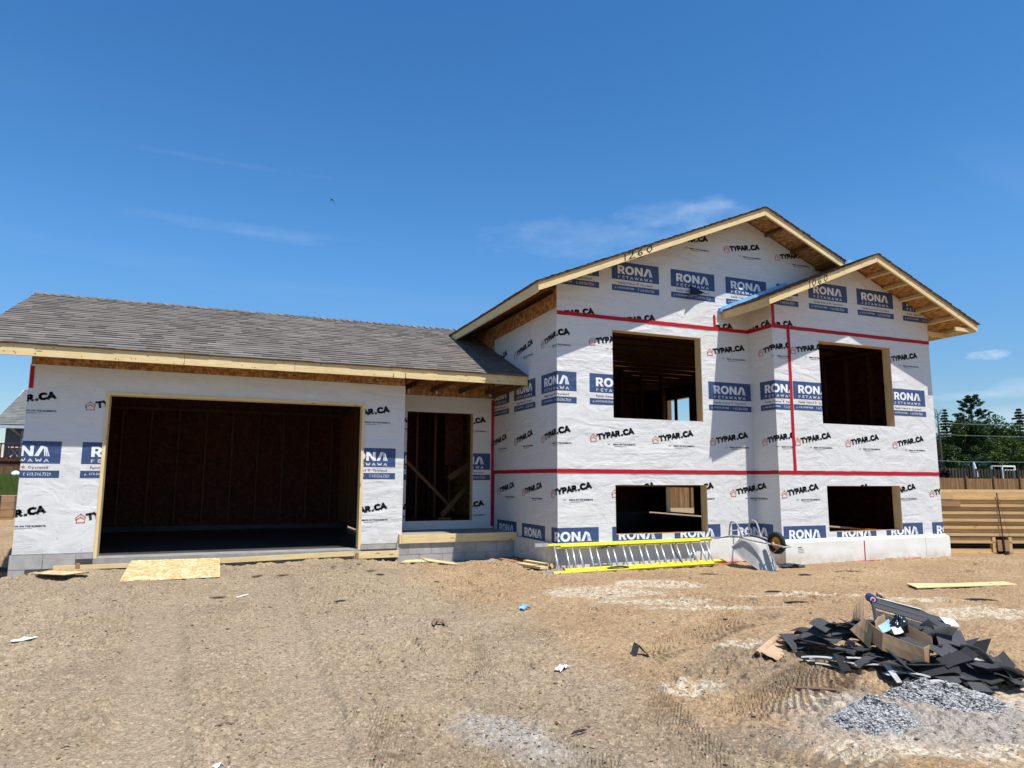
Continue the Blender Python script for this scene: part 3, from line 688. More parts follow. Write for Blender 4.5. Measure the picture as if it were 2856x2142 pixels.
for k in range(4):
    x = 3.1+k*.55
    board('rafter_tail', (x, GY0+.05, 1.73), (x, YP-.01, 1.73+.73), .038, .09, M_lum_shade, gr)
    board('rafter_tail', (x+.02, GY0+.05, 1.70), (x+.02, YP-.01, 1.72), .038, .09, M_lum_shade, gr)
    MB().box((x+.05, YP-.14, 1.62), (x+.09, YP-.12, 1.70)).build('hurricane_tie', M_alu, gr)
board('rafter_tail', (X0-.03, GY0+.05, 1.72), (X0-.03, YP-.01, 1.66), .05, .10, M_lum_shade, gr)
# main roof: deck, shingles, fascia, rake
def slope_roof(name, xl, zl, xc, zc, y0, y1, seed, sides='LR', parent=house, y1L=None, y0R=None):
    grp = None
    for s_ in sides:
        x, z = (xl, zl) if s_ == 'L' else (2*xc-xl, zl)
        ya = y0; yb = y1L if (s_ == 'L' and y1L) else y1
        d = deck(name, [(x, ya, z), (xc, ya, zc), (xc, yb, zc), (x, yb, z)], .016, parent); grp = grp or d
        Sd = Vector((xc-x, 0, zc-z)); Rl = Sd.length; Sd.normalize()
        sg = -1 if s_ == 'L' else 1
        shingles('shingle_field', Vector((x, ya-.02, z+.004))-Sd*.03, (0,1,0), yb-ya+.02, Sd, Rl+.03, d, seed=seed)
    return grp
MZ, AZt = 3.052, 4.972
mr = slope_roof('main_roof', 4.345, MZ, 8.945, AZt, 9.515, 20.1, 11, 'L')
Sd = Vector((8.945-13.545, 0, AZt-MZ)); Rl = Sd.length; Sd.normalize()
mr2 = deck('main_roof', [(10.93, 9.515, zr(10.93)+.045), (8.945, 9.515, AZt), (8.945, 20.1, AZt), (13.545, 20.1, MZ), (13.545, 9.515, MZ)], .016, house)
shingles('shingle_field', Vector((13.545, 9.495, MZ+.004))-Sd*.03, (0,1,0), 10.6, Sd, Rl+.03, mr2, seed=12)
def rake(x0, z0, x1, z1, y, parent, ext=0., h=.128, segs=1, nm='rake_board'):
    """board hung below the deck edge, vertical ends"""
    b = MB(); b.prism([(x0, y, z0-h), (x1, y, z1-h), (x1, y, z1), (x0, y, z0)], (0, .038, 0))
    L = math.hypot(x1-x0, z1-z0); a = math.atan2(z1-z0, x1-x0)
    # rebuild in a frame that follows the board
    Mx = Matrix.Translation((x0, y, z0)) @ Matrix.Rotation(-a, 4, 'Y'); inv = Mx.inverted(); b.v = [tuple(inv @ Vector(v)) for v in b.v]
    return b.build(nm, M_lum, parent, Mx)
rake(4.36, MZ-.018, 8.942, AZt-.018, 9.53, mr); rake(8.948, AZt-.018, 10.98, AZt-.018-.418*2.032, 9.53, mr2)
board('fascia_board', (4.365, 9.568, MZ-.09), (4.365, 20.0, MZ-.09), .038, .135, M_lum, mr)
for k in range(9): board('rafter_tail', (4.39, 10.2+k*.61, MZ-.085), (X0-.01, 10.2+k*.61, MZ+.16), .038, .09, M_lum_shade, mr)
for k in range(5):
    x = 9.45+k*.62; z = AZt-.06-.418*(x-8.945)
    if x < 11.4: board('lookout', (x, 9.57, z), (x, YM-.005, z), .038, .085, M_lum_shade, mr2, (.386, 0, .92))
for k in range(7):
    x = 8.45-k*.62; z = AZt-.06-.418*(8.945-x)
    board('lookout', (x, 9.57, z), (x, YM-.005, z), .038, .085, M_lum_shade, mr, (-.386, 0, .92))
# bay roof
BZ, BAZ, BY = 3.085, 4.148, 8.875
br = deck('bay_roof', [(8.32, BY, BZ), (10.93, BY, BAZ), (10.93, 10.10, BAZ), (8.32, 10.10, BZ)], .016, house)
Sd = Vector((2.61, 0, BAZ-BZ)); Rl = Sd.length; Sd.normalize()
shingles('shingle_field', Vector((8.32, BY-.02, BZ+.004))-Sd*.03, (0,1,0), 1.24, Sd, Rl+.03, br, seed=21)
br2 = deck('bay_roof', [(13.545, BY, BZ-.03), (10.93, BY, BAZ), (10.93, 9.512, BAZ), (13.545, 9.512, BZ-.03)], .016, house)
Sd = Vector((-2.615, 0, BAZ-BZ+.03)); Rl = Sd.length; Sd.normalize()
shingles('shingle_field', Vector((13.545, BY-.02, BZ-.026))-Sd*.03, (0,1,0), .645, Sd, Rl+.03, br2, seed=22)
rake(8.335, BZ-.018, 10.927, BAZ-.018, 8.89, br); rake(10.933, BAZ-.018, 13.53, BZ-.048, 8.89, br2)
board('fascia_board', (8.345, 8.93, BZ-.088), (8.345, 10.09, BZ-.088), .038, .132, M_lum, br)
board('fascia_board', (13.52, 8.93, BZ-.115), (13.52, 20.0, BZ-.115), .038, .132, M_lum, br2)
for k in range(6):
    x = 11.35+k*.43; z = BAZ-.065-.42*(x-10.93)
    board('lookout', (x, 8.93, z), (x, (YB-.005) if x < XB1 else 9.9, z), .038, .085, M_lum, br2, (.386, 0, .92))
for k in range(4):
    x = 10.5-k*.6; z = BAZ-.065-.407*(10.93-x)
    board('lookout', (x, 8.93, z), (x, YB-.005, z), .038, .085, M_lum, br, (-.386, 0, .92))
board('lookout', (XB1+.02, YB+.03, BZ-.14), (13.5, YB+.03, BZ-.14), .04, .09, M_lum, br2)
board('lookout', (XB1+.02, 8.95, BZ-.155), (13.5, 8.95, BZ-.155), .04, .07, M_lum, br2)
nl = MB(); rnn = random.Random(4)
for k in range(46):
    x = rnn.uniform(GXL+.1, GXR-.1); z = rnn.choice((1.70, 1.78))+rnn.uniform(-.02, .02); r_n = rnn.uniform(.004, .009); nl.box((x-r_n, GY0-.0015, z-r_n*.8), (x+r_n, GY0+.002, z+r_n*.8))
nl.build('nail_heads', M_ink, gr)
# blue step flashing along the bay roof and a dark flap on the wall
fl = MB(); x = 8.33
while x < 9.75:
    z = BZ+.407*(x-8.32)+.012; fl.hexa([(x, 10.085, z), (x+.17, 10.083, z+.069), (x+.17, 10.097, z+.069), (x, 10.099, z), (x, 10.085, z+.075), (x+.17, 10.083, z+.135), (x+.17, 10.097, z+.135), (x, 10.099, z+.075)])
    fl.hexa([(x, 9.98, z-.004), (x+.17, 9.98, z+.065), (x+.17, 10.085, z+.069), (x, 10.085, z), (x, 9.98, z+.004), (x+.17, 9.98, z+.073), (x+.17, 10.085, z+.075), (x, 10.085, z+.006)])
    x += .155
fl.prism([(8.24, 10.02, 3.05), (8.34, 10.02, 3.09), (8.34, 10.02, 3.165), (8.24, 10.02, 3.125)], (0, .07, 0))
fl.build('step_flashing', M_fblue, house)
fl = MB().prism([(10.78, 9.50, 4.085), (11.05, 9.50, 4.12), (10.97, 9.50, 4.20), (10.84, 9.50, 4.20)], (0, -.05, 0)); fl.build('flashing_scrap', M_fblue, house)
MB().prism([(7.533, 9.97, 3.229), (7.644, 10.09, 3.50), (7.925, 10.06, 3.385)], (0, .006, 0)).build('felt_flap', M_navy, house)
# marker numbers on the rake boards
def scrawl(strokes, P0, dx, dz, w, y, parent, name='marker_digit'):
    dx, dz = Vector(dx), Vector(dz); P0 = Vector(P0)
    for st in strokes:
        b = MB()
        for t in stroke(st, w): 
            q = [P0+dx*p[0]+dz*p[1] for p in t]; b.poly([(v.x, y, v.z) for v in q])
        b.build(name, M_ink, parent)
one = [[(0, 0), (.02, 1)]]; two = [[(0, .8), (.2, 1), (.45, .85), (.4, .5), (0, 0), (.6, .02)]]
six = [[(.5, 1), (.15, .7), (0, .3), (.2, 0), (.45, .15), (.4, .42), (.05, .35)]]; zero = [[(.25, 0), (0, .4), (.2, .95), (.5, .9), (.55, .35), (.25, 0)]]
def digits(gl): 
    out = []; x = 0
    for g in gl:
        out += [[(p[0]+x, p[1]) for p in s_] for s_ in g]; x += .45 if g is one else 1.0
    return out
sl_ = Vector((.9226, 0, .3857)); sn = Vector((-.05, 0, 1))
scrawl(digits([one, two, six, zero]), (5.93, 0, MZ-.018-.128+.418*(5.93-4.36)+.02), sl_*.19, sn*.115, .13, 9.5285, mr)
scrawl(digits([one, zero, six, zero]), (9.25, 0, BZ-.018-.128+.407*(9.25-8.335)+.012), sl_*.15, sn*.115, .12, 8.8885, br)
# ladder-shaped pale grading marks
# ---------------------------------------------------------------- ground
_VT = {}
def vnoise(x, y, seed=0):
    if seed not in _VT: _VT[seed] = np.random.RandomState(seed).rand(256, 256)
    T = _VT[seed]
    xi = np.floor(x).astype(int); yi = np.floor(y).astype(int); fx = x-xi; fy = y-yi; fx = fx*fx*(3-2*fx); fy = fy*fy*(3-2*fy)
    g = lambda a, b: T[a % 256, b % 256]
    return (g(xi, yi)*(1-fx)+g(xi+1, yi)*fx)*(1-fy)+(g(xi, yi+1)*(1-fx)+g(xi+1, yi+1)*fx)*fy
def fbm(x, y, f, o=4, seed=0):
    v = 0; a = 1; s = 0
    for k in range(o): v = v+a*vnoise(x*f+17.3*k, y*f+5.1*k, seed+k); s += a; a *= .5; f *= 2.03
    return v/s-.5
def sst(a, b, x):
    t = np.clip((x-a)/(b-a), 0, 1); return t*t*(3-2*t)
CP = np.array([(-2.9,11.9,-1.43),(-3.4,11.0,-1.48),(-2.1,11.75,-1.26),(-1.6,11.5,-1.30),(-1.0,11.4,-1.34),(.5,11.3,-1.33),(1.6,11.45,-1.29),(2.8,11.6,-1.36),(4.0,11.5,-1.40),(4.95,11.6,-1.385),(4.8,10.2,-1.40),(6,9.8,-1.415),(8,9.6,-1.42),(9.3,9.2,-1.42),(11,9.2,-1.42),(13,9.2,-1.42),
    (15,10.3,-1.60),(18,12,-1.7),(16,7,-1.5),(0,8.5,-1.46),(3,8.5,-1.45),(7,7,-1.46),(5,5,-1.49),(1,5,-1.54),(-1,5,-1.55),(3,3,-1.56),(0,1,-1.6),(5,1,-1.6),(10,5,-1.50),(-6,8,-1.5),(-7,14,-1.45),(-5,18,-1.40),(-8,20,-1.4),(12,2,-1.55),
    (14,16,-1.6),(16,20,-1.5),(22,20,-1.05),(30,24,-.95),(22,28,-1.3),(40,30,-1.3),(8,24,-1.5),(0,24,-1.3),(-14,24,-1.3)])
def gz(x, y, fine=True):
    x = np.asarray(x, float); y = np.asarray(y, float)
    num = 0; den = 0
    for a, b, c in CP:
        d = ((x-a)**2+(y-b)**2); s = .5+.02*((a-3)**2+(b-8)**2); w_ = 1./(d+s*.35)**2*s; num = num+w_*c; den = den+w_
    z = num/den
    # grassy bank on the far left, dug hole beside the garage
    z = z+sst(22.5, 28, y)*sst(2, -4, x)*1.35*(1-sst(33, 60, y)*.2)
    return z
def seg_uv(x, y, a, b):
    dx, dy = b[0]-a[0], b[1]-a[1]; L = math.hypot(dx, dy); dx /= L; dy /= L
    return (x-a[0])*dx+(y-a[1])*dy, -(x-a[0])*dy+(y-a[1])*dx, L
TR = [((3.25,3.80),(5.2,4.66),.30,.080,.020,.9),((3.3,5.35),(5.75,6.45),.30,.085,.0115,1.6),((1.0,3.35),(1.45,5.5),.40,.11,.014,-1.5),((1.60,2.8),(1.90,4.15),.46,.115,.020,1.3),((2.3,3.0),(2.95,4.9),.36,.11,.020,1.),((1.7,5.2),(2.3,6.7),.32,.10,.013,1.2),((2.55,5.9),(2.9,6.9),.32,.09,.013,1.),((3.9,2.3),(3.0,3.6),.3,.10,.020,1.),((-.1,3.3),(.25,4.6),.25,.1,.013,1.)]
def relief(x, y):
    h = .04*fbm(x, y, .8, 4, 3)+.03*fbm(x, y, 4., 4, 9)+.03*np.abs(fbm(x, y, 9., 3, 21))+.034*fbm(x, y, 21., 2, 23)*(.4+1.2*sst(-.1, .2, fbm(x, y, 1.1, 3, 24)))
    q = fbm(x, y, 6., 3, 71); rg = sst(-.02, .16, fbm(x, y, 1.3, 3, 72)); h = h+rg*(.016*sst(.03, .07, q)+.012*sst(.10, .13, q)+.010*sst(.05, .08, fbm(x, y, 13., 2, 73)))
    for a, b, wd, lam, A, cur in TR:
        u, v, L = seg_uv(x, y, a, b); v = v+.10*fbm(x, y, 1.2, 2, 31); n = fbm(x, y, 3., 2, 40)
        m = sst(wd, wd*.7, np.abs(v))*sst(-.15, .25, u)*sst(L+.15, L-.25, u)*sst(-.16, .08, fbm(x, y, 2.2, 3, 50)+.02)
        ph = 2*math.pi*(u+cur*v*v+.03*n)/lam
        fr = (ph/(2*math.pi)) % 1.; fr = np.where(fr < .16, fr/.16, 1-(fr-.16)/.84); r = 2.3*fr**1.15*(1+.9*fbm(x, y, 14., 2, 41))
        h = h*(1-.8*m)+m*(A*r-.010)-.012*m*sst(wd, wd*.3, np.abs(v))+.010*sst(wd*1.35, wd, np.abs(v))*sst(wd*.75, wd, np.abs(v))*sst(-.15, .2, u)*sst(L+.15, L-.2, u)
    # smooth wheel strip in front of the garage
    for xa, xb in ((-.25, -.65), (.55, .70)):
        u, v, L = seg_uv(x, y, (xa, 3.5), (xb, 10.2)); m = sst(.28, .16, np.abs(v))*sst(-.3, 1., u)*sst(L+.2, L-1.5, u); h = h*(1-.75*m)-.02*m+.018*sst(.42, .30, np.abs(v))*sst(.20, .30, np.abs(v))*(.6+fbm(x, y, 2., 3, 66))
    # wash-out flows near the gravel
    m = sst(1.2, .3, np.hypot(x-3.9, y-3.2)); h = h+.03*m*fbm(x, y, 3., 4, 77)
    return h
def lines(parts):
    out = []
    for a, b, n in parts: out += list(np.linspace(a, b, n, endpoint=False))
    return np.array(out+[parts[-1][1]])
gx = np.concatenate([-np.geomspace(300, 6, 26), lines([(-5.8, -1.6, 80), (-1.6, 7.2, 560), (7.2, 13.5, 130), (13.5, 22, 50)]), np.geomspace(23, 400, 24)])
gy = np.concatenate([-np.geomspace(60, 1, 8), lines([(0, 2.2, 12), (2.2, 7.5, 400), (7.5, 12.4, 150), (12.4, 24, 60)]), np.geomspace(25, 600, 30)])
GX, GY = np.meshgrid(gx, gy, indexing='ij')
Z = gz(GX, GY)+relief(GX, GY)*sst(30, 16, np.abs(GX))*sst(30, 16, GY)
inside = (sst(X0+.1, X0+.25, GX)*sst(XB1-.05, XB1-.2, GX)*sst(YM+.1, YM+.25, GY)*sst(19.45, 19.3, GY)); Z = Z*(1-inside)+(-2.5)*inside
ins2 = sst(GX0+.1, GX0+.25, GX)*sst(X0, X0-.1, GX)*sst(YG+.1, YG+.25, GY)*sst(17.5, 17.4, GY); Z = np.minimum(Z, Z*(1-ins2)-1.75*ins2)
hole = sst(-2.72, -3.0, GX+.0*GY)*sst(11.3, 12.2, GY+.35*(GX+2.7))*sst(17.3, 16.8, GY)*sst(-8, -7, GX); Z = Z-.85*hole
def blob(x, y, cx, cy, rx, ry, a=0., n=.5, f=2.5, seed=1, soft=.25):
    ca, sa = math.cos(a), math.sin(a); u = ((x-cx)*ca+(y-cy)*sa)/rx; v = (-(x-cx)*sa+(y-cy)*ca)/ry
    return sst(1+soft, 1-soft, np.sqrt(u*u+v*v)+n*2*fbm(x, y, f, 5, seed))
sand = sst(-.5, .6, (GX-3.1)-.32*(9.8-GY)*-.25+1.2*fbm(GX, GY, .7, 4, 60)+(GY-7)*.06)
sand = np.maximum(sand, sst(19, 17, GX)*sst(12.2, 12.8, GY)*.9)
white = 0*GX
for q in ((4.6,8.1,.75,.42,-.2,.9),(5.6,8.35,.7,.3,-.3,.9),(4.9,7.3,.6,.22,-.3,.8),(5.2,6.85,.8,.10,-.3,.6),(7.2,7.0,.9,.10,-.35,.9),(7.9,5.5,.9,.3,-.3,.9),(8.0,6.3,.7,.12,-.2,.8),(3.35,4.5,.28,.16,0,.9),(3.85,3.95,.22,.16,0,.9),
          (5.6,3.3,.6,.28,-.4,.5),(4.45,2.78,.7,.12,-.45,.8),(3.6,3.2,.28,.14,0,1.),(5.8,2.6,.8,.4,0,.6),(4.0,2.5,.3,.2,0,1.),(4.45,5.35,.3,.12,0,1.)):
    white = np.maximum(white, blob(GX, GY, q[0], q[1], q[2], q[3], q[4], q[5], 3.2, 81, .3))
grav = .8*blob(GX, GY, 1.72, 4.15, .24, .48, .35, .55, 3., 90, .6)
grav = np.maximum(grav, .8*blob(GX, GY, 4.0, 11.45, .9, .18, 0, .5, 3., 91, .4))
grav = np.maximum(grav, blob(GX, GY, 4.35, 3.35, .9, .40, -.2, .5, 3., 92, .5)*.8)
wet = 0*GX
for q in ((1.16,4.46,.085,.06,0,.4),(1.03,4.10,.08,.045,0,.4),(3.05,3.55,.35,.22,0,.5),(4.25,5.0,.75,.32,.3,.5),(4.0,4.45,.6,.25,.1,.5),(4.75,3.12,.5,.28,-.2,.35),(3.4,3.15,.3,.2,0,.5),(4.2,3.6,.7,.35,0,.5)):
    wet = np.maximum(wet, blob(GX, GY, *q, 4., 95, .35))
grass = np.clip(sst(24.5, 26.5, GY+.5*fbm(GX, GY, 1., 3, 99))*sst(0, -3, GX)+sst(33, 36, GY)+sst(26, 25.4, np.abs(GY-27.6)+24.2)*sst(18, 24, GX), 0, 1)
smooth = np.zeros_like(GX)
for xa, xb in ((-.25, -.65), (.55, .70)):
    u_, v_, L_ = seg_uv(GX, GY, (xa, 3.0), (xb, 10.2)); smooth = np.maximum(smooth, sst(.26, .15, np.abs(v_)+.12*fbm(GX, GY, 3, 3, 5))*sst(L_+.2, L_-2.5, u_))
ni, nj = GX.shape
me = bpy.data.meshes.new('ground'); me.vertices.add(ni*nj); me.vertices.foreach_set('co', np.stack([GX, GY, Z], -1).ravel().astype('f'))
I = (np.arange(ni-1)[:, None]*nj+np.arange(nj-1)[None]).ravel(); Fq = np.stack([I, I+nj, I+nj+1, I+1], -1)
me.loops.add(Fq.size); me.loops.foreach_set('vertex_index', Fq.ravel().astype('i')); me.polygons.add(len(I)); me.polygons.foreach_set('loop_start', np.arange(0, Fq.size, 4).astype('i'))
me.polygons.foreach_set('use_smooth', np.zeros(len(I), bool)); me.update(calc_edges=True)
for nm, arr in (('m_sand', sand), ('m_white', white), ('m_grav', grav), ('m_wet', wet), ('m_grass', grass), ('m_smooth', smooth)):
    at = me.attributes.new(nm, 'FLOAT', 'POINT'); at.data.foreach_set('value', np.asarray(arr+0*GX).ravel().astype('f'))
t = NT('sandy_ground', .95, .15)
A_ = lambda n_: t.n('ShaderNodeAttribute', attribute_name=n_).outputs['Fac']
P = t.P
nA = t.noise(P, .9, 6, .6); nB = t.noise(P, 7., 6, .7); nC = t.noise(P, 55., 4, .7); vg = t.vor(P, 60., out='Color'); vd = t.vor(P, 60.); vg2 = t.vor(P, 28., out='Color'); vd2 = t.vor(P, 28.)
s1 = t.n('ShaderNodeSeparateColor'); t.l(vg, s1.inputs[0]); s2 = t.n('ShaderNodeSeparateColor'); t.l(vg2, s2.inputs[0])
tan = t.mix(t.rng(nA, .35, .65), (.28, .212, .135), (.355, .275, .175)); tan = t.mix(t.rng(nB, .45, .75, 0, .5), tan, (.195, .142, .10))
pink = t.rng(t.noise(t.map((1,1,1), loc=(9,2,0)), .8, 4), .52, .7, 0, .4); tan = t.mix(pink, tan, (.285, .215, .165))
orange = t.mix(t.rng(nA, .35, .65), (.31, .200, .108), (.39, .268, .150)); orange = t.mix(t.rng(nB, .45, .75, 0, .45), orange, (.22, .125, .062))
col = t.mix(A_('m_sand'), tan, orange)
col = t.mix(t.mt('MULTIPLY', A_('m_smooth'), .5), col, (.34, .262, .175))
wetm = t.mt('MULTIPLY', A_('m_wet'), t.rng(nB, .25, .6, .6, 1)); col = t.mix(t.mt('MULTIPLY', wetm, .75), col, (.20, .15, .10))
grv = A_('m_grav'); col = t.mix(t.mt('MULTIPLY', grv, t.rng(nC, .3, .55)), col, (.37, .355, .33))
wm = t.mt('MULTIPLY', A_('m_white'), t.rng(t.noise(P, 14., 6, .7), .42, .54)); col = t.mix(t.mt('MULTIPLY', wm, .9), col, (.56, .485, .37))
# grains: light and dark bits
gr_l = t.mt('MULTIPLY', t.rng(s1.outputs[0], .80, .86), t.rng(vd, .45, .25)); col = t.mix(t.mt('MULTIPLY', gr_l, .6), col, (.56, .49, .40))
gr_d = t.mt('MULTIPLY', t.rng(s1.outputs[1], .86, .92), t.rng(vd, .4, .2)); col = t.mix(t.mt('MULTIPLY', gr_d, .6), col, (.11, .085, .06))
col = t.mix(t.rng(nC, .54, .66, 0, .6), col, (.09, .06, .038)); nE = t.noise(P, 20., 6, .8); col = t.mix(t.rng(nE, .56, .66, 0, .6), col, (.14, .095, .06)); col = t.mix(t.rng(nE, .46, .34, 0, .5), col, (.44, .355, .25))
vt = t.vor(P, 85., out='Color'); s3 = t.n('ShaderNodeSeparateColor'); t.l(vt, s3.inputs[0]); vt2 = t.vor(t.map((1, 1, 1), loc=(3.3, 1.7, .4)), 42., out='Color'); s4 = t.n('ShaderNodeSeparateColor'); t.l(vt2, s4.inputs[0])
grit = t.mt('MULTIPLY', t.rng(s3.outputs[0], 0, 1, .72, 1.14), t.rng(s4.outputs[0], 0, 1, .84, 1.14)); gv = t.n('ShaderNodeCombineColor'); 
for i_ in range(3): t.l(grit, gv.inputs[i_])
col = t.mix(1., col, gv.outputs[0], 'MULTIPLY')
gn = t.mix(t.rng(nB, .35, .65), (.045, .085, .018), (.10, .17, .04)); col = t.mix(A_('m_grass'), col, gn)
peb = t.mt('MULTIPLY', t.rng(s2.outputs[2], .72, .8), t.rng(vd2, .38, .1)); pebs = t.mt('MULTIPLY', peb, t.mt('SUBTRACT', 1., t.mt('MULTIPLY', A_('m_smooth'), .8)))
rgh = t.mt('SUBTRACT', 1., t.mt('MULTIPLY', A_('m_sand'), .35))
nD = t.noise(P, 22., 5, .75); b1 = t.bump(nB, .3, .02); b1 = t.bump(nD, .45, .010, b1); b2 = t.bump(nC, t.mt('MULTIPLY', rgh, .7), .006, b1); b3 = t.bump(pebs, t.mt('MULTIPLY', rgh, .6), .008, b2)
M_ground = t.fin(col, b3); me.materials.append(M_ground)
g_ob = link(bpy.data.objects.new('ground', me)); g_ob['kind'] = 'structure'
_GH = {}
def gh(x, y):
    # bilinear look-up in a 2 cm cache of the ground height
    i, j = int(math.floor(x/.02)), int(math.floor(y/.02))
    for k in ((i, j), (i+1, j), (i, j+1), (i+1, j+1)):
        if k not in _GH:
            bi, bj = (k[0]//32)*32, (k[1]//32)*32; xs, ys = np.meshgrid((bi+np.arange(32))*.02, (bj+np.arange(32))*.02, indexing='ij'); H = gz(xs, ys)+relief(xs, ys)
            for a in range(32):
                for c in range(32): _GH[(bi+a, bj+c)] = float(H[a, c])
    fx, fy = x/.02-i, y/.02-j
    return (_GH[(i, j)]*(1-fx)+_GH[(i+1, j)]*fx)*(1-fy)+(_GH[(i, j+1)]*(1-fx)+_GH[(i+1, j+1)]*fx)*fy
def gh_exact(x, y):
    x = np.array([x], float); y = np.array([y], float); h = float((gz(x, y)+relief(x, y))[0])
    return h
# loose stones on the ground (uncountable)
def rock(b, x, y, z, r, rn, m=0, flat=.6):
    n0 = len(b.v); a0 = rn.uniform(0, 6.28); c, s_ = math.cos(a0), math.sin(a0); ex = rn.uniform(.7, 1.5)
    top = []; 
    P_ = [(0,0,1),(1,0,.25),(.3,.95,.15),(-.8,.6,.3),(-.85,-.55,.2),(.3,-.95,.28),(.6,.1,-.6),(-.4,.3,-.7),(-.2,-.5,-.65)]
    for p in P_:
        j = rn.uniform(.75, 1.2); px, py, pz = p[0]*j*ex*r, p[1]*j*r, p[2]*j*r*flat; b.v.append((x+px*c-py*s_, y+px*s_+py*c, z+pz))
    tn = rn.random()
    for f in ((0,1,2),(0,2,3),(0,3,4),(0,4,5),(0,5,1),(1,6,2),(2,7,3),(2,6,7),(3,7,4),(4,8,5),(4,7,8),(5,8,6),(5,6,1),(6,8,7)):
        b.f.append(tuple(n0+i for i in f)); b.m.append(m); b.c.append(tn)
def stonemat(name, c1, c2):
    t = NT(name, .9, .2); a = t.n('ShaderNodeAttribute', attribute_name='tone'); n = t.noise(t.P, 60., 3)
    return t.fin(t.mix(t.rng(n, .5, .8, 0, .3), t.mix(a.outputs['Fac'], c1, c2), tuple(x*.5 for x in c1)))
M_stone = stonemat('loose_stone', (.12, .085, .055), (.38, .30, .21)); M_grav = stonemat('crushed_stone', (.10, .10, .10), (.50, .49, .475))
rn = random.Random(42); b = MB(); pts = []
for k in range(32000):
    x = rn.uniform(-3.2, 6.8); y = 2.4+rn.random()**1.3*9.2
    if x > 4.9 and y > 9.3: continue
    left = 1 if x < 2.2+(9-y)*.15 else .45
    if rn.random() > left: continue
    if abs(x+.45) < .22 and rn.random() < .8: continue
    pts.append((x, y))
for k in range(700):
    if k < 420: x, y = rn.gauss(1.72, .22), rn.gauss(4.1, .38)
    else: x, y = rn.gauss(4.0, .5), rn.gauss(11.45, .1)
    pts.append((x, y))
pa = np.array(pts); hz = gz(pa[:, 0], pa[:, 1])+relief(pa[:, 0], pa[:, 1])
for (x, y), h in zip(pts, hz): rock(b, x, y, h+.001, min(.022, .0035+rn.expovariate(1/.0028)), rn)
tag(b.build('loose_stones', M_stone), 'small loose stones scattered over the sandy ground', 'stones', kind='stuff')
# two heaps of crushed stone
def heap(name, cx, cy, rx, ry, hh, n, ang, label, seed):
    rn = random.Random(seed); b = MB(); base = gh(cx, cy); ca, sa = math.cos(ang), math.sin(ang); G = []
    for i in range(15):
        row = []
        for j in range(40):
            a = 2*math.pi*j/39; r = i/14.; u, v = rx*r*math.cos(a), ry*r*math.sin(a); x, y = cx+u*ca-v*sa, cy+u*sa+v*ca
            row.append((x, y, gh(x, y)-.012+hh*(1-r*r)**1.1*(1+.25*math.sin(a*3+seed))))
        G.append(row)
    b.grid(G, 0, .35)
    for k in range(n):
        a = rn.uniform(0, 6.283); r = math.sqrt(rn.random())*1.0+max(0, rn.gauss(0, .06)); u, v = rx*r*math.cos(a), ry*r*math.sin(a)
        x, y = cx+u*ca-v*sa, cy+u*sa+v*ca; z = gh(x, y)-.008+hh*(max(0, 1-r*r))**1.1*(1+.25*math.sin(a*3+seed))
        rock(b, x, y, z+.003, rn.uniform(.005, .0135), rn, 0, .8)
    o = b.build(name, M_grav); return tag(o, label, 'gravel', kind='stuff')
heap('gravel_heap', 3.98, 3.50, .28, .17, .12, 4200, -.25, 'small round heap of grey crushed stone nearest the camera', 3)
heap('gravel_heap', 4.76, 3.58, .40, .20, .10, 4600, -.55, 'longer grey crushed stone heap against the black shingle scraps', 4)

# ---------------------------------------------------------------- boards and scraps on the ground
def slab4(name, q, th, mat, label, cat, group=None, edge=None):
    """thin sheet through four corner points, th thick downward"""
    q = [Vector(p) for p in q]; x = (q[1]-q[0]).normalized(); nrm = (q[1]-q[0]).cross(q[3]-q[0]).normalized(); nrm = nrm if nrm.z > 0 else -nrm; y = nrm.cross(x)
    Mx = Matrix((x, y, nrm)).transposed().to_4x4(); Mx.translation = q[0]; inv = Mx.inverted()
    l = [inv @ p for p in q]; b = MB(); d = Vector((0, 0, -th)); b.poly(l, 0); b.poly([p+d for p in l[::-1]], 0)
    for i in range(len(l)): a, c = l[i], l[(i+1) % len(l)]; b.poly([a, c, c+d, a+d], 1)
    return tag(b.build(name, [mat, edge or mat], None, Mx), label, cat, group)
M_gedge = plain('dark_green_sheet_edge', (.02, .05, .05), .6)
slab4('plywood_sheet', [(-1.165, 10.52, -1.335), (.045, 10.50, -1.325), (.03, 11.66, -1.19), (-1.16, 11.72, -1.19)], .014, M_ply, 'large pale strand board sheet laid as a ramp at the garage doorway', 'plywood', edge=M_gedge)
slab4('plywood_offcut', [(-1.80, 10.60, gh(-1.8, 10.6)+.07), (-1.56, 10.87, gh(-1.56, 10.87)+.07), (-2.10, 11.42, gh(-2.1, 11.42)+.05), (-2.30, 11.30, gh(-2.3, 11.3)+.05)], .012, M_ply, 'narrow pale strand board offcut lying left of the large sheet', 'plywood', edge=M_gedge)
def sc(x, y, dz=.02): return (x, y, gh(x, y)+dz)
slab4('plywood_offcut', [sc(2.70, 11.22), sc(3.12, 11.14), sc(3.12, 11.40, .03), sc(2.84, 11.44, .03)], .012, M_ply, 'grey edged strand board scrap below the porch, left one of two', 'plywood', edge=M_gedge)
slab4('plywood_offcut', [sc(3.13, 11.13, .04), sc(3.62, 11.07, .02), sc(3.58, 11.22, .04), sc(3.10, 11.40, .05)], .012, M_lum, 'pointed bare wood scrap below the porch, right one of two', 'plywood')
slab4('ground_board', [sc(8.80, 6.90, .03), sc(10.60, 6.72, .015), sc(10.62, 6.92, .015), sc(9.7, 7.10, .03), sc(8.92, 7.16, .035)], .012, M_lum, 'long pale board lying flat on the sand right of the scrap heap', 'board')
def stick(name, p0, p1, w, h, mat, label, cat='board', group=None):
    o = board(name, p0, p1, w, h, mat); return tag(o, label, cat, group)
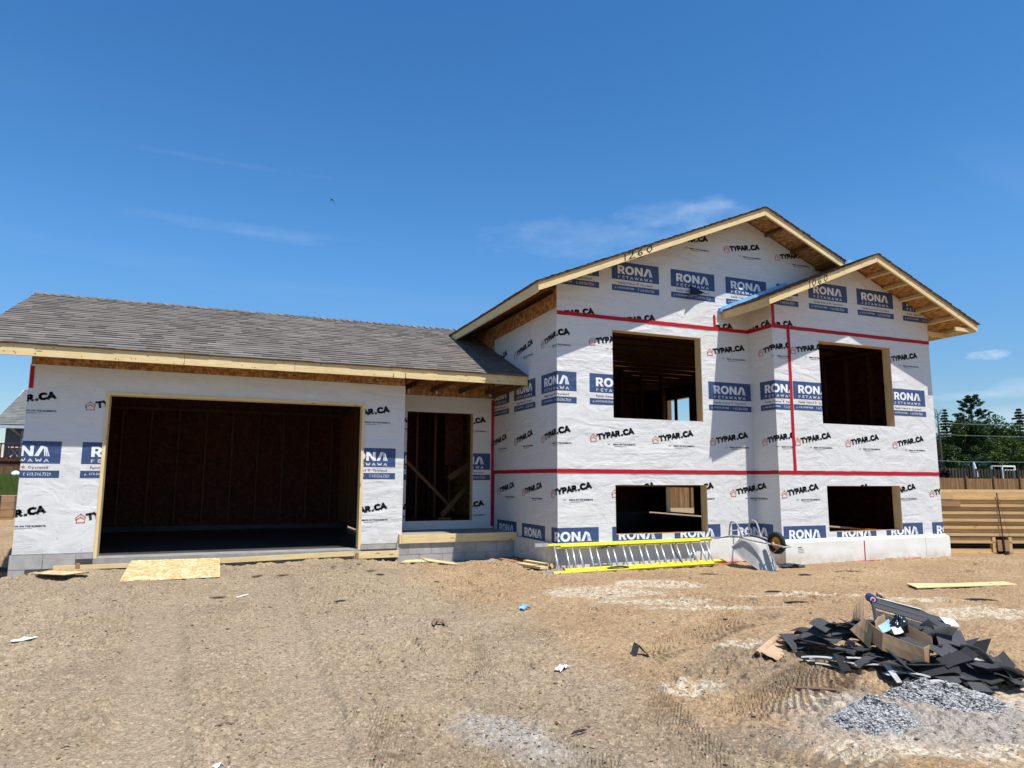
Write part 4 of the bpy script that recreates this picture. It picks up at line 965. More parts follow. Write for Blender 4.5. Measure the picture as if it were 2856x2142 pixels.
stick('wood_scrap', (-1.63, 11.40, -1.345), (-1.56, 11.70, -1.31), .05, .015, M_lum, 'short pale stick between the offcut and the large plywood ramp', 'wood scrap')
fbz = empty('form_boards', (-.5, 11.75, -1.3), 'pale form boards edging the garage slab with two short stakes', 'form boards')
board('form_board', (-2.13, 11.755, -1.262), (-1.0, 11.755, -1.262), .035, .06, M_lum, fbz)
board('form_board', (-1.0, 11.735, -1.258), (2.05, 11.735, -1.205), .035, .075, M_lum, fbz)
board('form_board', (2.06, 11.745, -1.235), (GX1-.07, 11.745, -1.235), .03, .11, M_lum, fbz)
board('stake', (-1.83, 11.72, -1.32), (-1.83, 11.72, -1.20), .05, .035, M_old, fbz, (0,1,0))
board('stake', (2.10, 11.715, -1.32), (2.10, 11.715, -1.19), .05, .03, M_old, fbz, (0,1,0))
# lumber offcuts in the corner by the ladder
for k, (a, c, w_, h_, mt_, lb_) in enumerate([
    ((4.57, 10.75, -1.36), (4.62, 9.90, -1.335), .14, .035, M_lum, 'widest loose plank of the offcuts by the ladder foot'),
    ((4.55, 11.50, -1.365), (4.56, 10.75, -1.35), .12, .03, M_old, 'dull grey plank in the shade beside the porch'),
    ((4.76, 11.45, -1.36), (4.80, 10.75, -1.34), .14, .038, M_lum_shade, 'plank lying in the shade along the foundation'),
    ((4.70, 10.80, -1.33), (4.80, 10.05, -1.32), .09, .038, M_lum, 'topmost plank of the offcuts by the ladder foot'),
    ((4.84, 10.70, -1.355), (4.88, 10.10, -1.35), .09, .038, M_lum, 'plank end tight against the foundation by the ladder'),
    ((4.76, 10.55, -1.37), (4.74, 9.98, -1.37), .06, .038, M_lum_shade, 'small brown block under the offcuts by the ladder')]):
    stick('lumber_offcut', a, c, w_, h_, mt_, lb_, 'lumber offcut', 'lumber offcuts in the corner by the ladder')
M_chip = plain('brown_wood_chip', (.16, .10, .07), .85, .3, 20); M_tarc = plain('dark_chip', (.035, .028, .028), .8, .3, 20)
chips = [(.519,10.38,.17,.4,0,'dark wood sliver left of the pair before the garage'),(.842,10.26,.17,.1,0,'dark wood sliver right of the pair before the garage'),(1.605,10.83,.10,.2,0,'short dark wood sliver nearest the garage slab'),(1.60,10.52,.26,.5,0,'longest curved sliver before the garage doorway'),(2.06,10.35,.14,0,0,'thin sliver below the porch scraps'),
   (.03,9.40,.20,.1,0,'thin reddish sliver left of the white chip'),(2.0,10.9,.12,.3,1,'small dark sliver near the porch scraps'),(2.82,9.51,.12,0,1,'black flat chip on the sand below the porch'),(1.35,8.55,.16,.3,1,'dark lump of bark on the gravel drive'),(6.75,7.38,.24,-.3,1,'curved black shingle sliver left of the scrap heap top'),(6.44,6.67,.28,-.5,1,'lower black shingle sliver left of the scrap heap'),
   (8.24,8.32,.22,-.3,1,'short dark stick in front of the foam foundation'),(8.87,6.08,.40,-.5,1,'flat grey shingle strip on the sand at the right'),(2.15,10.1,.14,.2,1,'small dark sliver among the gravel'),(4.55,7.8,.10,.2,0,'little brown chip beside the white spill'),(9.1,8.3,.4,-.6,0,'long thin twig lying near the foundation'),(6.9,8.9,.3,-.2,0,'twig before the ladder end'),(2.1,4.0,.12,.1,1,'small black chip in the tyre ruts'),(.1,4.9,.14,.5,0,'thin brown twig in the drive'),(-.75,4.9,.05,0,1,'small dark pebble chip at the near left'),(4.1,4.05,.42,-.55,0,'thin brown stick between the two gravel heaps'),(5.9,4.35,.22,-.7,1,'dark twig right of the scrap heap')]
for x, y, L, a, m_, lb_ in chips:
    z = gh(x, y); h = gh(x+L/2*math.cos(a), y+L/2*math.sin(a)); h0 = gh(x-L/2*math.cos(a), y-L/2*math.sin(a))
    b = MB(); p0 = Vector((x-L/2*math.cos(a), y-L/2*math.sin(a), h0+.016)); p1 = Vector((x+L/2*math.cos(a), y+L/2*math.sin(a), h+.016)); md = (p0+p1)/2+Vector((.01, .012, .002))
    wd = min(.013, L*.07)
    b.tube([p0, p0.lerp(md, .5)+Vector((0, .006, 0)), md, md.lerp(p1, .6), p1], [wd*.3, wd, wd*1.1, wd*.8, wd*.2], 5)
    tag(b.build('wood_sliver', (M_chip, M_tarc)[m_]), lb_, 'debris', 'slivers and chips on the ground')
def crumple(name, x, y, sx, sy, h, mat, label, cat, ang=0, seed=0, n=7):
    rn = random.Random(seed); ca, sa = math.cos(ang), math.sin(ang); G = []
    for i in range(n):
        r = []
        for j in range(n):
            u, v = (i/(n-1)-.5)*sx*(1+rn.uniform(-.12, .12)), (j/(n-1)-.5)*sy*(1+rn.uniform(-.12, .12)); px, py = x+u*ca-v*sa, y+u*sa+v*ca
            r.append((px, py, gh(px, py)+.008+h*rn.random()*(1-abs(i/(n-1)*2-1)*.6)))
        G.append(r)
    o = MB().grid(G).build(name, mat); md = o.modifiers.new('t', 'SOLIDIFY'); md.thickness = .003
    return tag(o, label, cat)
crumple('foam_scrap', 2.643, 5.31, .12, .07, .035, M_wpaper, 'crumpled white scrap in the middle of the yard', 'scrap', .3, 2)
crumple('plastic_strip', -1.56, 7.64, .19, .06, .02, M_wpaper, 'bent white plastic strip at the left edge of the drive', 'scrap', .2, 3)
crumple('paper_chip', .306, 9.37, .13, .05, .006, M_wpaper, 'small square white chip before the plywood ramp', 'scrap', 0, 4)
crumple('white_chip', .07, 4.22, .08, .02, .01, M_wpaper, 'tiny white sliver in the near wheel track', 'scrap', .8, 6)
crumple('blue_scrap', 3.226, 7.44, .14, .09, .06, M_fblue, 'small torn blue and white plastic scrap on the sand', 'scrap', .3, 5)
crumple('clod', 2.13, 7.08, .15, .10, .07, plain('clod_brown', (.22, .15, .10), .95, .3, 20), 'round lump of dirt on the gravel', 'clod', 0, 8)
crumple('clod', 7.607, 6.49, .10, .08, .08, plain('clod_dark', (.12, .08, .06), .95, .3, 20), 'dark brown clod behind the shingle heap', 'clod', 0, 9)
b = MB(); hx = gh(3.42, 5.44); b.grid([[(3.36, 5.44, hx), (3.37, 5.36, hx)], [(3.42, 5.47, hx+.10), (3.42, 5.38, hx+.09)], [(3.51, 5.40, hx), (3.49, 5.33, hx)]])
o = b.build('shingle_tent', M_mem); o.modifiers.new('t', 'SOLIDIFY').thickness = .004; tag(o, 'small black shingle scrap folded up like a tent', 'shingle scrap')

# ---------------------------------------------------------------- ladder
ld = empty('extension_ladder', (6.2, 9.7, -1.4), 'yellow and silver extension ladder lying on its side against the foundation', 'ladder')
def rail(p0, p1, parent, mat=M_yellow):
    p0, p1 = Vector(p0), Vector(p1); b = MB(); x = (p1-p0).normalized(); up = Vector((0, -.45, .9)).normalized(); y = up.cross(x).normalized(); z = x.cross(y)
    L = (p1-p0).length; b.box((0, -.030, -.003), (L, .030, .003)); b.box((0, -.030, -.026), (L, -.025, -.003)); b.box((0, .025, -.026), (L, .030, -.003))
    Mx = Matrix((x, y, z)).transposed().to_4x4(); Mx.translation = p0; return b.build('rail', mat, parent, Mx)
tl0, tl1, bl0, bl1 = Vector((4.70, 9.985, -1.005)), Vector((7.82, 9.985, -.985)), Vector((4.76, 9.70, -1.372)), Vector((7.80, 9.75, -1.345))
rail(tl0, tl1, ld)
rail(bl0+Vector((.12,0,.02)), bl1+Vector((.12,0,.02)), ld)
rail(tl0+Vector((.22,-.045,-.016)), tl1+Vector((-.28,-.045,-.016)), ld); rail(bl0+Vector((-.1,-.05,-.008)), bl1+Vector((-.15,-.05,-.008)), ld)
for i in range(10):
    x = 4.82+.305*i
    for dx, dy in ((0, 0), (.125, .0)):
        if i == 0 and dx: dx = .2
        MB().tube([(x+dx, 9.985-dy-.02*(dx == 0), -1.01), (x+dx-.045, 9.71-dy*.6, -1.372)], .0155, 10).build('rung', M_alu, ld, smooth=True)
for (a, c) in (((4.50, 9.985, -1.0), (4.72, 9.985, -1.0)), ((4.47, 9.70, -1.385), (4.80, 9.70, -1.375))):
    b = MB().beam(a, c, .055, .05); b.build('end_shoe', M_alu, ld)
b = MB(); b.tube([(5.55, 9.93, -1.07), (5.65, 9.90, -1.055), (5.74, 9.90, -1.03), (5.84, 9.9, -1.05), (5.95, 9.90, -1.03)], .012, 6).beam((5.62, 9.9, -1.07), (5.76, 9.9, -1.03), .03, .02); b.build('rung_lock', M_dark, ld)
b = MB(); b.tube([(5.60, 9.68, -1.355), (5.70, 9.66, -1.34), (5.86, 9.66, -1.335), (5.98, 9.68, -1.355)], .014, 6); b.build('rung_lock', M_dark, ld)
for sx in (6.98,):
    MB().tube([(sx, 9.93, -1.03), (sx+.01, 9.84, -1.2), (sx+.05, 9.72, -1.34)], .006, 6).build('rope', M_dark, ld)
    MB().tube([(7.28, 9.86, -1.15), (7.30, 9.84, -1.20), (7.27, 9.82, -1.24), (7.29, 9.8, -1.20)], .008, 6).build('pulley', M_alu, ld)

# ---------------------------------------------------------------- wheelbarrow (local x forward, z up; then turned upside down)
wbz = empty('wheelbarrow', (0, 0, 0), 'grey steel wheelbarrow tipped upside down with orange rimmed wheel by the ladder', 'wheelbarrow')
def ring(xc, hw, hl0, hl1, z, n=32, p=3.2, zs=0.):
    out = []
    for i in range(n):
        a = 2*math.pi*i/n; c, s_ = math.cos(a), math.sin(a); k = 1/((abs(c)**p+abs(s_)**p)**(1/p)); hx = (hl1 if c > 0 else hl0)*c*k; out.append((xc+hx, hw*s_*k*(1-.22*max(0, c)), z+zs*(hx+hl0)))
    return out
b = MB(); prof = [(0., .17, .17, .20, .0, 0.), (.0, .20, .21, .25, .006, .0), (.02, .222, .24, .28, .035, .06), (.03, .25, .29, .36, .085, .20), (.04, .29, .35, .46, .135, .33), (.05, .315, .39, .53, .165, .40)]
rings = [ring(*(xc, hw, a0, a1, z), zs=zs) for xc, hw, a0, a1, z, zs in prof]
n0 = len(b.v)
b.poly(rings[0][::-1])
for r1, r2 in zip(rings, rings[1:]):
    for i in range(32): b.poly([r1[i], r1[(i+1) % 32], r2[(i+1) % 32], r2[i]])
tray = b.build('tray', M_galv, wbz, smooth=True)
bmx = bmesh.new(); bmx.from_mesh(tray.data); bmesh.ops.remove_doubles(bmx, verts=bmx.verts, dist=1e-4); bmx.to_mesh(tray.data); bmx.free()
tray.data.polygons.foreach_set('use_smooth', [True]*len(tray.data.polygons)); md = tray.modifiers.new('s', 'SUBSURF'); md.levels = md.render_levels = 2; md = tray.modifiers.new('t', 'SOLIDIFY'); md.thickness = .004
b = MB(); rr_ = rings[-1]; b.tube([Vector(p) for p in rr_+rr_[:2]], .010, 8); b.build('tray_rim', M_galv, wbz, smooth=True)
# embossed oval badge on the tray side
b = MB(); 
def side(u, v):   # point on the tray's side wall (local y negative/positive)
    return Vector((.10+u, -(.238+.075*(v+.5)*1.0), .055+.15*(v+.5)+max(0, u)*.2))
b.tube([side(.10*math.cos(a), .33*math.sin(a)) - Vector((0, .004, -.003)) for a in [i*2*math.pi/24 for i in range(26)]], .0035, 5)
for k in (-.12, 0, .12): b.tube([side(-.05, k*1.0)-Vector((0,.004,-.003)), side(.05, k*1.0)-Vector((0,.004,-.003))], .003, 5)
badge = b.build('badge', M_tubem, wbz)
def smooth_path(P_, n=5):
    P_ = [Vector(p) for p in P_]; out = []
    for i in range(len(P_)-1):
        p0, p1, p2, p3 = P_[max(i-1, 0)], P_[i], P_[i+1], P_[min(i+2, len(P_)-1)]
        for k in range(n):
            t_ = k/n; out.append(.5*((2*p1)+(p2-p0)*t_+(2*p0-5*p1+4*p2-p3)*t_*t_+(-p0+3*p1-3*p2+p3)*t_**3))
    return out+[P_[-1]]
for sgn in (-1, 1):
    b = MB().tube(smooth_path([(-.86, .31*sgn, .14), (-.62, .30*sgn, .10), (-.36, .255*sgn, .015), (-.20, .24*sgn, -.022), (.2, .20*sgn, -.022), (.52, .13*sgn, -.03), (.76, .085*sgn, -.035), (.84, .08*sgn, -.03)]), .0165, 10); b.build('handle_tube', M_tubem, wbz, smooth=True)
    b = MB().tube(smooth_path([(-.36, .25*sgn, -.01), (-.34, .255*sgn, -.20), (-.30, .26*sgn, -.285), (-.19, .255*sgn, -.285), (-.12, .25*sgn, -.22), (-.02, .235*sgn, -.05), (.04, .228*sgn, -.022)], 4), .0155, 8); b.build('leg', M_tubem, wbz, smooth=True)
    b = MB().beam((.52, .15*sgn, -.03), (.60, .17*sgn, .13), .03, .006).beam((.78, .09*sgn, -.03), (.56, .15*sgn, .20), .025, .006); b.build('tray_brace', M_tubem, wbz)
b = MB().tube([(-.33, -.255, -.10), (-.33, .255, -.10)], .010, 8).tube([(.84, -.10, -.03), (.84, .10, -.03)], .016, 8); b.build('cross_bar', M_tubem, wbz)
def torus(b, c, R0, r, ax='y', n=40, m=12, mi=0, sq=1.):
    G = []
    for i in range(n+1):
        a = 2*math.pi*i/n; row = []
        for j in range(m+1):
            q = 2*math.pi*j/m; rr2 = R0+r*math.cos(q); row.append((c[0]+rr2*math.cos(a), c[1]+r*sq*math.sin(q), c[2]+rr2*math.sin(a)))
        G.append(row)
    b.grid(G, mi)
wc = (.60, 0, -.05)
b = MB(); torus(b, wc, .155, .047, n=48)
for i in range(30):
    a = 2*math.pi*i/30
    for s_ in (-1, 1):
        p = Vector((wc[0]+.196*math.cos(a+.05*s_), .022*s_, wc[2]+.196*math.sin(a+.05*s_))); q = Vector((wc[0]+.183*math.cos(a+.05*s_), .042*s_, wc[2]+.183*math.sin(a+.05*s_)))
        b.beam(p, q, .014, .014, (math.cos(a), 0, math.sin(a)))
tyre = b.build('tyre', M_tyre, wbz, smooth=False)
b = MB(); torus(b, wc, .108, .012, n=40, m=8)
b.tube([(wc[0], -.03, wc[2]), (wc[0], .03, wc[2])], .034, 16)
for i in range(20):
    a = 2*math.pi*i/20; b.beam((wc[0]+.03*math.cos(a), 0, wc[2]+.03*math.sin(a)), (wc[0]+.106*math.cos(a), 0, wc[2]+.106*math.sin(a)), .007, .03, (-math.sin(a), 0, math.cos(a)))
b.tube([(wc[0], -.004, wc[2]), (wc[0], .004, wc[2])], .075, 24)
b.build('rim', M_orange, wbz)
b = MB().tube([(wc[0], -.13, wc[2]), (wc[0], .13, wc[2])], .010, 8).beam((wc[0], -.10, wc[2]-.02), (wc[0]+.05, -.10, -.02), .03, .02).beam((wc[0], .10, wc[2]-.02), (wc[0]+.05, .10, -.02), .03, .02); b.build('axle', M_tubem, wbz)
Fx = Vector((math.cos(-1.5), math.sin(-1.5), 0)); Zl = Vector((0, 0, -1)); Yl = Zl.cross(Fx)
Mx = Matrix((Fx, Yl, Zl)).transposed().to_4x4(); Mx = Matrix.Translation((8.153, 9.341, -.952)) @ Mx @ Matrix.Rotation(-.137, 4, 'Y') @ Matrix.Rotation(.03, 4, 'X') @ Matrix.Scale(.85, 4)
wbz.matrix_basis = Mx; WM[wbz.name] = Mx
crumple('tarp_scrap', 8.75, 9.12, .42, .16, .07, M_navy, 'crumpled dark scrap of membrane beside the wheelbarrow', 'scrap', -.3, 12, 8)

# ---------------------------------------------------------------- heap of shingle scraps
rn = random.Random(99)
def huv(x, y):
    dx, dy = x-5.13, y-4.30; return (dx*.39-dy*.92)/.86, (dx*.92+dy*.39)/.50
def hh(x, y):     # height of the heap above ground
    u, v = huv(x, y); r = u*u+v*v
    return .31*max(0, 1-r)**.75*(1-.25*abs(u+.1))
def scrap(name, c, L, Wd, ang, tilt, bend, mat, label=None, cat='shingle scrap', group=None, roll=0., n=7, th=.004, z=None, curl=0.):
    G = []; x0, y0 = c; zb = gh(x0, y0)+(hh(x0, y0) if z is None else z)
    for i in range(n):
        u = (i/(n-1)-.5)*L; row = []
        for j in range(3):
            v = (.5-j/2)*Wd; zz_ = bend*(1-(2*u/L)**2)+u*math.tan(tilt)+v*math.tan(roll)+curl*max(0, 2*u/L)**3
            row.append((x0+u*math.cos(ang)-v*math.sin(ang), y0+u*math.sin(ang)+v*math.cos(ang), zb+zz_+.01))
        G.append(row)
    b = MB().grid(G, 0, rn.random()); b.poly([], 0) if False else None
    o = b.build(name, [mat, M_felt]); md = o.modifiers.new('t', 'SOLIDIFY'); md.thickness = th; md.material_offset = 1 if mat is M_mem else 0; md.offset = -1
    return tag(o, label, cat, group)
for k in range(130):
    a = rn.uniform(0, 6.283); r = math.sqrt(rn.random())*1.0; u, v = .84*r*math.cos(a), .47*r*math.sin(a)
    x, y = 5.13+u*.39+v*.92, 4.30-u*.92+v*.39
    scrap('shingle_scrap', (x, y), rn.uniform(.12, .30), rn.uniform(.08, .19), rn.uniform(-2.0, .3), rn.gauss(0, .26), rn.choice((0, .006, .015, .03, -.012)), M_mem,
          'black or grey torn shingle piece lying within the scrap heap', group='torn shingle pieces in the scrap heap', roll=rn.gauss(0, .28), z=(hh(x, y)*rn.uniform(.6, 1.0)+rn.uniform(.01, .04))*(.5 if math.hypot(x-4.86, y-4.12) < .27 else 1.), n=6, curl=rn.choice((0, 0, .04, -.03)))
for k in range(12):
    u, v = rn.uniform(-.45, .62), rn.uniform(-.50, -.40); x, y = 5.13+u*.39+v*.92, 4.30-u*.92+v*.39
    scrap('pale_offcut', (x, y), rn.uniform(.16, .34), rn.uniform(.03, .07), rn.gauss(-.75, .25), rn.gauss(0, .06), .01, M_felt, 'pale grey shingle offcut with its underside up, low in the heap', group='pale offcuts low in the heap', z=.02+.05*rn.random())
def quadp(name, q, mat, parent=None, th=.005, label=None, cat=None, n=5, sag=0.):
    """four corners TL TR BR BL, lightly curved, with thickness"""
    tl, tr, br, bl = map(Vector, q); nn = (tr-tl).cross(bl-tl).normalized(); G = []
    for i in range(n):
        f = i/(n-1); a, c = tl.lerp(tr, f), bl.lerp(br, f); o_ = nn*sag*(1-(2*f-1)**2); G.append([a+o_, a.lerp(c, .5)+o_*1.2, c+o_])
    o = MB().grid(G, 0, rn.random()).build(name, mat, parent); md = o.modifiers.new('t', 'SOLIDIFY'); md.thickness = th; md.offset = 0
    return tag(o, label, cat)
# big pieces, each with its own place
quadp('shingle_slab', [(5.322, 4.057, -1.14), (5.56, 4.00, -1.19), (5.38, 3.80, -1.30), (5.13, 3.86, -1.29)], M_mem, None, .006, 'upright grey shingle slab leaning right of the cardboard box', 'shingle scrap', sag=.01)
quadp('shingle_slab', [(5.13, 3.86, -1.295), (5.36, 3.80, -1.31), (5.26, 3.68, -1.385), (5.07, 3.78, -1.36)], M_mem, None, .006, 'middle grey shingle of the chain running down to the right tip', 'shingle scrap', sag=.01)
quadp('shingle_slab', [(5.06, 3.80, -1.352), (5.33, 3.70, -1.385), (5.20, 3.49, -1.462), (4.985, 3.58, -1.44)], M_mem, None, .006, 'creased dark shingle forming the right tip of the heap', 'shingle scrap', sag=.012)
quadp('shingle_slab', [(5.02, 3.60, -1.425), (5.12, 3.56, -1.432), (5.10, 3.46, -1.47), (4.99, 3.53, -1.465)], M_mem, None, .006, 'small dark shingle corner beneath the right tip', 'shingle scrap')
quadp('shingle_piece', [(5.42, 4.02, -1.27), (5.52, 4.08, -1.26), (5.74, 3.84, -1.40), (5.62, 3.80, -1.42)], M_mem, None, .006, 'dark shingle blade pointing right behind the heap', 'shingle scrap', sag=.01)
quadp('shingle_piece', [(5.36, 3.92, -1.33), (5.44, 3.96, -1.32), (5.62, 3.76, -1.42), (5.50, 3.72, -1.44)], M_felt, None, .006, 'pale grained shingle below the dark blade at the right', 'shingle scrap')
quadp('shingle_strip', [(5.44, 4.80, -1.03), (5.40, 4.72, -1.06), (5.74, 4.20, -1.20), (5.80, 4.24, -1.17)][:4], M_mem, None, .008, 'long black shingle strip running down from the tip of the heap', 'shingle scrap', sag=-.012)
quadp('shingle_strip', [(5.40, 4.71, -1.07), (5.36, 4.62, -1.10), (5.60, 4.14, -1.21), (5.70, 4.18, -1.19)], M_mem, None, .008, 'second black strip just below the long top strip', 'shingle scrap', sag=-.012)
quadp('shingle_strip', [(5.34, 4.60, -1.12), (5.28, 4.50, -1.15), (5.44, 4.06, -1.23), (5.56, 4.10, -1.21)], M_mem, None, .008, 'third dark strip leaning on the back of the box', 'shingle scrap', sag=-.012)
quadp('white_strip', [(5.48, 4.80, -1.025), (5.52, 4.86, -1.06), (6.02, 4.74, -1.17), (5.98, 4.66, -1.16)], M_wpaper, None, .005, 'white backed strip along the far top edge of the heap', 'strip', sag=.01)
quadp('shingle_strip', [(5.60, 4.70, -1.08), (5.64, 4.78, -1.12), (6.10, 4.76, -1.19), (6.02, 4.62, -1.20)], M_mem, None, .006, 'pointed black strip beyond the white backed strip', 'shingle scrap')
quadp('shingle_slab', [(5.44, 4.74, -1.06), (5.34, 4.64, -1.08), (5.08, 4.40, -1.16), (5.20, 4.46, -1.13)], M_mem, None, .006, 'curved dark shingle hanging below the tip of the heap', 'shingle scrap', sag=.02)
quadp('shingle_slab', [(4.80, 4.93, -1.34), (4.98, 4.86, -1.28), (4.80, 4.62, -1.35), (4.60, 4.78, -1.42)], M_mem, None, .006, 'wide dark shingle on the left shoulder of the heap', 'shingle scrap', sag=.01)
quadp('shingle_slab', [(5.00, 4.78, -1.25), (5.12, 4.66, -1.20), (4.96, 4.46, -1.27), (4.84, 4.56, -1.31)], M_mem, None, .006, 'dull grey shingle just left of the cardboard box', 'shingle scrap', sag=.01)
quadp('shingle_strip', [(4.56, 4.36, -1.36), (4.63, 4.33, -1.355), (4.58, 4.20, -1.455), (4.51, 4.23, -1.46)], M_mem, None, .005, 'short grey strip hanging down the heap front', 'shingle scrap')
quadp('shingle_strip', [(4.70, 4.02, -1.37), (4.74, 4.00, -1.365), (4.70, 3.86, -1.465), (4.67, 3.88, -1.47)], M_felt, None, .005, 'narrow pale strip standing at the foot of the heap front', 'shingle scrap')
quadp('shingle_strip', [(4.70, 3.86, -1.455), (4.68, 3.83, -1.47), (4.90, 3.82, -1.40), (4.90, 3.86, -1.39)], M_mem, None, .005, 'thin bowed strip at the front foot of the heap', 'shingle scrap', sag=-.02)
b = MB(); G = []
for i in range(12):
    a = -1.2+i*.42; G.append([Vector((4.60, 4.86, gh(4.6, 4.86)+.045)).lerp(Vector((4.80, 4.92, -1.37)), f)+Vector((.02*math.cos(a), -.02*math.cos(a), .035*math.sin(a))) for f in (0, 1)])
o = b.grid(G, 0, .3).build('shingle_curl', M_mem); o.modifiers.new('t', 'SOLIDIFY').thickness = .004; tag(o, 'curled black shingle at the left end of the heap', 'shingle scrap')
# torn cardboard box
bxp = empty('cardboard_box', (4.95, 4.1, -1.35), 'torn open brown cardboard box lying on top of the shingle heap', 'cardboard box')
quadp('box_side', [(4.745, 4.038, -1.15), (4.964, 3.876, -1.25), (4.985, 3.895, -1.385), (4.735, 4.05, -1.28)], M_card, bxp, label='front wall with frosty dust', sag=-.006)
quadp('box_side', [(4.767, 4.14, -1.12), (4.746, 4.04, -1.15), (4.736, 4.052, -1.28), (4.775, 4.17, -1.25)], M_card, bxp)
quadp('box_flap', [(4.868, 4.31, -1.10), (4.768, 4.142, -1.12), (4.745, 4.165, -1.295), (4.80, 4.395, -1.20)], M_card, bxp)
quadp('box_side', [(5.10, 4.28, -1.085), (5.167, 3.955, -1.20), (5.15, 3.94, -1.32), (5.09, 4.27, -1.22)], M_card, bxp)
quadp('box_side', [(4.966, 3.877, -1.25), (5.06, 3.895, -1.235), (5.05, 3.90, -1.36), (4.987, 3.893, -1.385)], M_card, bxp)
quadp('box_flap', [(4.90, 4.24, -1.12), (5.06, 4.28, -1.075), (5.06, 4.27, -1.17), (4.91, 4.24, -1.22)], M_card, bxp, sag=.01)
quadp('box_flap', [(5.43, 4.79, -1.02), (5.197, 4.727, -1.15), (5.04, 4.58, -1.235), (4.97, 4.40, -1.13)], M_card, bxp, sag=.01)
quadp('box_base', [(4.77, 4.14, -1.27), (5.08, 4.26, -1.23), (5.14, 3.95, -1.34), (4.98, 3.90, -1.385)], M_card, bxp)
for q_, (x, y, z) in enumerate(((5.04, 4.02, -1.235), (5.0, 4.08, -1.225), (5.08, 4.06, -1.23))):
    quadp('shingle_strip', [(x-.08, y+.10, z+.02), (x, y+.12, z+.025), (x+.06, y-.09, z-.035), (x-.01, y-.10, z-.04)], M_mem, None, .005, ('lowest', 'left', 'right')[q_]+' black shingle strip lying inside the cardboard box', 'shingle scrap', sag=.01)
bmx = bmesh.new(); bmesh.ops.create_icosphere(bmx, subdivisions=4, radius=1)
for v in bmx.verts:
    p = v.co; f = 1+.18*math.sin(p.x*7+p.z*5)+.12*math.sin(p.y*11-p.z*6)+.06*math.sin(p.x*23+p.y*17); sq_ = 1-.35*max(0, p.z)
    v.co = Vector((p.x*.062*f*sq_, p.y*.055*f*sq_, p.z*.072*f+.012*math.sin(p.x*9)))
meb = bpy.data.meshes.new('rubbish_bag'); bmx.to_mesh(meb); bmx.free(); meb.materials.append(plain('shiny_black_plastic', (.012, .012, .014), .22, .2, 8, spec=.6))
meb.polygons.foreach_set('use_smooth', [True]*len(meb.polygons)); tag(link(bpy.data.objects.new('rubbish_bag', meb), None, Matrix.Translation((5.06, 4.15, -1.135))), 'small shiny black plastic bag inside the cardboard box', 'plastic bag')
quadp('blue_wrapper', [(4.93, 4.24, -1.15), (5.03, 4.22, -1.10), (5.01, 4.15, -1.145), (4.90, 4.17, -1.19)], plain('pale_blue_wrapper', (.30, .48, .62), .5), None, .003, 'crumpled pale blue wrapper beside the black bag in the box', 'wrapper', sag=.01)
quadp('white_wrapper', [(4.97, 4.15, -1.15), (5.02, 4.12, -1.12), (5.02, 4.08, -1.175), (4.94, 4.10, -1.19)], M_wpaper, None, .003, 'white wrapper in front of the black bag in the box', 'wrapper', sag=.008)
rl = empty('label_roll', (5.43, 4.72, -1.05), 'blue white and red printed roll on the tip of the heap', 'roll')
MB().tube([(5.415, 4.69, -1.045), (5.50, 4.80, -1.045)], .036, 18).build('outer_roll', plain('label_blue', (.02, .03, .16), .5), rl)
MB().tube([(5.413, 4.687, -1.045), (5.50, 4.80, -1.045)], .023, 18).build('white_ring', M_wpaper, rl); MB().tube([(5.411, 4.684, -1.045), (5.50, 4.80, -1.045)], .013, 14).build('red_core', plain('label_red', (.5, .03, .06), .5), rl)
quadp('white_tape_piece', [(5.70, 4.28, -1.14), (5.82, 4.24, -1.165), (5.80, 4.18, -1.21), (5.68, 4.20, -1.195)], M_wpaper, None, .004, 'square white paper piece at the end of the long top strip', 'paper')
# kraft paper tube
kp = empty('paper_roll', (4.45, 4.9, -1.5), 'sheet of brown kraft paper curling off its tube left of the heap', 'paper roll')
a_, c_ = Vector((4.20, 4.82, gh(4.20, 4.82)+.035)), Vector((4.72, 5.14, gh(4.72, 5.14)+.07))
G = []
for i in range(14):
    th_ = -2.6+i*.36; G.append([p+Vector((.035*math.cos(th_)*.5, -.035*math.cos(th_)*.86, .035*math.sin(th_))) for p in (a_, a_.lerp(c_, .5), c_)])
last = [Vector(p) for p in G[-1]]
o = MB().grid(G).build('rolled_edge', M_kraft, kp, smooth=True); o.modifiers.new('t', 'SOLIDIFY').thickness = .003
G = []
for i in range(9):
    f = i/8; d = Vector((.13, -.11, 0))*f; G.append([p+d+Vector((0, 0, .045*math.sin(f*3.1)*(1-.4*j)-.07*f+.012*math.sin(f*9+j))) for j, p in enumerate((a_, a_.lerp(c_, .5), c_))])
for r_ in G:
    for p in r_: p.z = max(p.z, gh(p.x, p.y)+.004)
o = MB().grid(G).build('paper_sheet', M_kraft, kp, smooth=True); o.modifiers.new('t', 'SOLIDIFY').thickness = .003
MB().tube([a_+Vector((0,0,-.008)), c_], .026, 14, cap=False).build('tube_core', M_card, kp)
